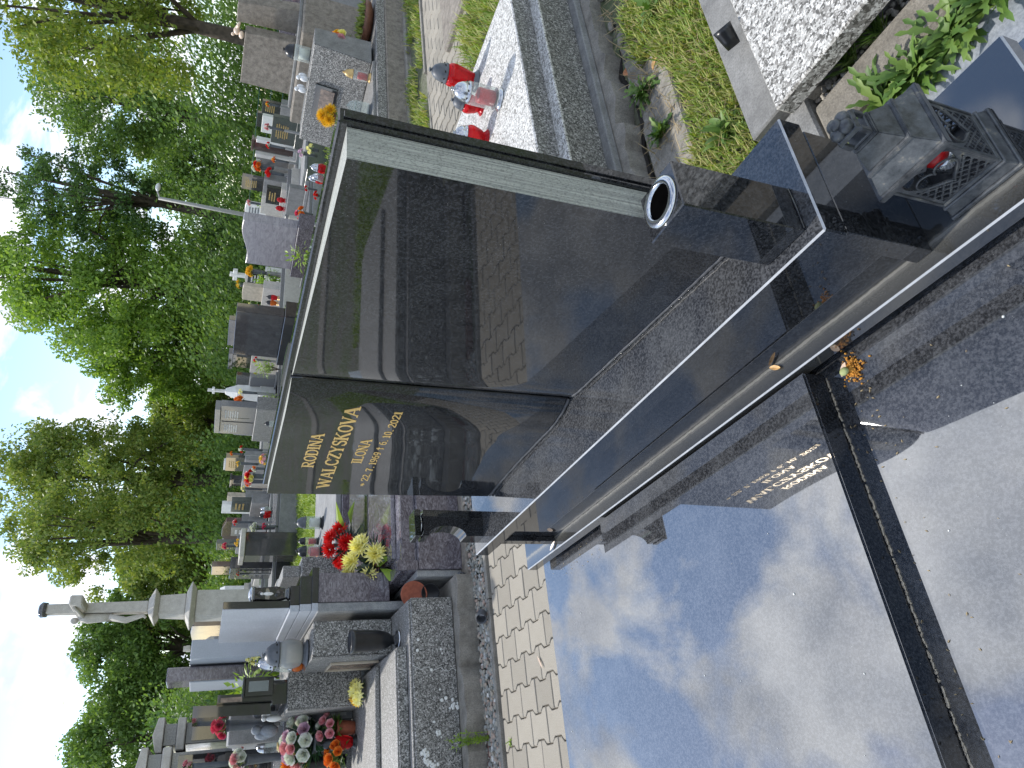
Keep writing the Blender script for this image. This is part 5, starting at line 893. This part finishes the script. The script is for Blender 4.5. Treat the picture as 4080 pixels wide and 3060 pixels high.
# ------------------------------------------------------------------ trees
def tree(label, x, y, h, r, zb, mat, n=150, per=110, leaf=.2, trunk=.28, sparse=0, ry=None, name='broadleaf_tree', droop=0):
    t = thing(name, label, 'tree', (x, y, 0), 'trees behind the cemetery'); tr = MB(); lx, ly = U(-.5, .5), U(-.5, .5); H = h - zb
    tr.tube([(0, 0, -.2), (lx * .2, ly * .2, zb * .7), (lx * .5, ly * .5, zb + H * .25), (lx, ly, zb + H * .7), (lx * 1.1, ly * 1.1, h * .95)], [trunk * 1.25, trunk, trunk * .75, trunk * .35, .03], 9)
    cen = []
    for k in range(n):
        while True:
            a = U(0, 6.28); el = math.asin(U(-.85, 1)); q = U(.35, 1)**.5; d = Vector((math.cos(a) * math.cos(el), math.sin(a) * math.cos(el), math.sin(el)))
            wv = 1 + .22 * math.sin(a * 3 + x) + .18 * math.sin(el * 5 + a * 2 + y); p = Vector((d.x * r * q * wv, d.y * r * q * wv, zb + H * (.5 + .5 * d.z * q * (.9 + .1 * wv)))); break
        cen.append(p)
    for k in range(14):
        c = cen[int(U(0, n))]; z0 = zb * .8 + H * U(.0, .5); tr.tube([(lx * .4, ly * .4, z0), (c.x * .5, c.y * .5, (z0 + c.z) / 2 + .3), tuple(c)], [trunk * .38, trunk * .2, .02], 6)
    part('trunk', tr, 'bark', t); cr_ = MB(); V = cr_.v; Fc = cr_.f
    for c in cen:
        cr = U(.4, 1.0) * r * .25
        for q in range(int(per * U(.5, 1.25))):
            d = Vector((random.gauss(0, 1), random.gauss(0, 1), random.gauss(0, .75))); d = d / max(1, d.length / 1.6); p = c + d * cr * .75; p.z -= droop * abs(random.gauss(0, 1)); nn = Vector((U(-1, 1), U(-1, 1), U(-.4, 1))).normalized(); u_ = nn.orthogonal().normalized(); w_ = nn.cross(u_); a = U(0, 6.28); u2 = u_ * math.cos(a) + w_ * math.sin(a); w2 = w_ * math.cos(a) - u_ * math.sin(a); s_ = leaf * U(.5, 1.2); b_ = len(V)
            V += [tuple(p - u2 * s_), tuple(p + w2 * s_ * .5), tuple(p + u2 * s_), tuple(p - w2 * s_ * .5)]; Fc.append((b_, b_ + 1, b_ + 2, b_ + 3))
    cr_.mi = [0] * len(Fc); cr_.sm = [False] * len(Fc); part('crown', cr_, mat, t)['kind'] = 'stuff'; return t
tree('nearest tree, yellow-green with drooping blossom, cut by the right picture edge', -13.2, 18.2, 8.6, 2.3, 3.2, 'leaf_yellow', 90, 357, 0.070, .2, droop=.2)
tree('tall leaning tree at the far right with several dark stems', -26.6, 29.8, 11.3, 2.9, 4.6, 'leaf_mid', 130, 231, 0.099, .22)
tree('slender sparse tree with sky showing through, right of the lamp post', -28.6, 25.4, 12.6, 2.0, 4.6, 'leaf_dark', 85, 168, 0.093, .22)
tree('big bright green tree behind the lamp post', -32.3, 23.6, 13.4, 3.5, 2.8, 'leaf_bright', 210, 241, 0.112, .40)
tree('bright green tree sloping down to the gap of sky', -36.4, 22.1, 9.0, 2.5, 2.4, 'leaf_bright', 150, 241, 0.112, .34)
tree('low green tree below the middle gap of sky', -41.0, 20.6, 6.2, 2.5, 1.8, 'leaf_olive', 120, 231, 0.118, .3)
tree('dark olive tree left of the sky gap with forked trunk', -36.8, 15.0, 11.9, 2.8, 2.3, 'leaf_olive', 190, 231, 0.105, .34)
tree('olive tree with long branch reaching over the crucifix', -33.0, 10.9, 9.9, 2.2, 2.2, 'leaf_olive', 120, 210, 0.093, .28, droop=.1)
tree('dark green tree left of the crucifix', -45.1, 8.4, 8.2, 2.7, 1.6, 'leaf_mid', 150, 231, 0.124, .34)
tree('dark green tree at the left picture edge', -45.8, 4.3, 7.8, 2.9, 1.4, 'leaf_mid', 150, 231, 0.124, .34)
tree('distant green tree filling the gap between the right-hand trees', -37, 37, 8.6, 3.4, 3.0, 'leaf_mid', 130, 210, 0.124, .3)
tree('yellow-green tree below the crucifix arms', -43, 12.2, 6.6, 2.6, 1.2, 'leaf_olive', 130, 231, 0.118, .3)
tree('dark backing tree behind the big bright one', -40, 30, 6.2, 4.2, .6, 'leaf_dark', 140, 210, 0.136, .3); tree('dark backing tree in the middle of the row', -46, 24, 6.0, 4.4, .6, 'leaf_dark', 140, 210, 0.136, .3); tree('dark backing tree behind the olive one', -47, 17, 6.2, 4.2, .6, 'leaf_dark', 140, 210, 0.136, .3)
ug = MB()
for k in range(150000):
    t = random.random(); a = .02 + t * 1.02; D = U(32, 40); x, y = -D * math.cos(a), D * math.sin(a); z = abs(random.gauss(0, 1)) * (1.0 + 1.1 * max(0, a - .35) + 2.0 * max(0, a - .5) + .5 * math.sin(a * 23) + .35 * math.sin(a * 61)) + .1; nn = Vector((U(-1, 1), U(-1, 1), U(-.3, 1))).normalized(); u_ = nn.orthogonal().normalized(); w_ = nn.cross(u_); s_ = U(.05, .12); b_ = len(ug.v); p = Vector((x, y, z))
    ug.v += [tuple(p - u_ * s_), tuple(p + w_ * s_ * .55), tuple(p + u_ * s_), tuple(p - w_ * s_ * .55)]; ug.f.append((b_, b_ + 1, b_ + 2, b_ + 3))
ug.mi = [0] * len(ug.f); ug.sm = [False] * len(ug.f); o = struct('undergrowth', ug, 'leaf_mid', 0, 'stuff'); o['label'] = 'dark undergrowth along the foot of the trees'; o['category'] = 'undergrowth'
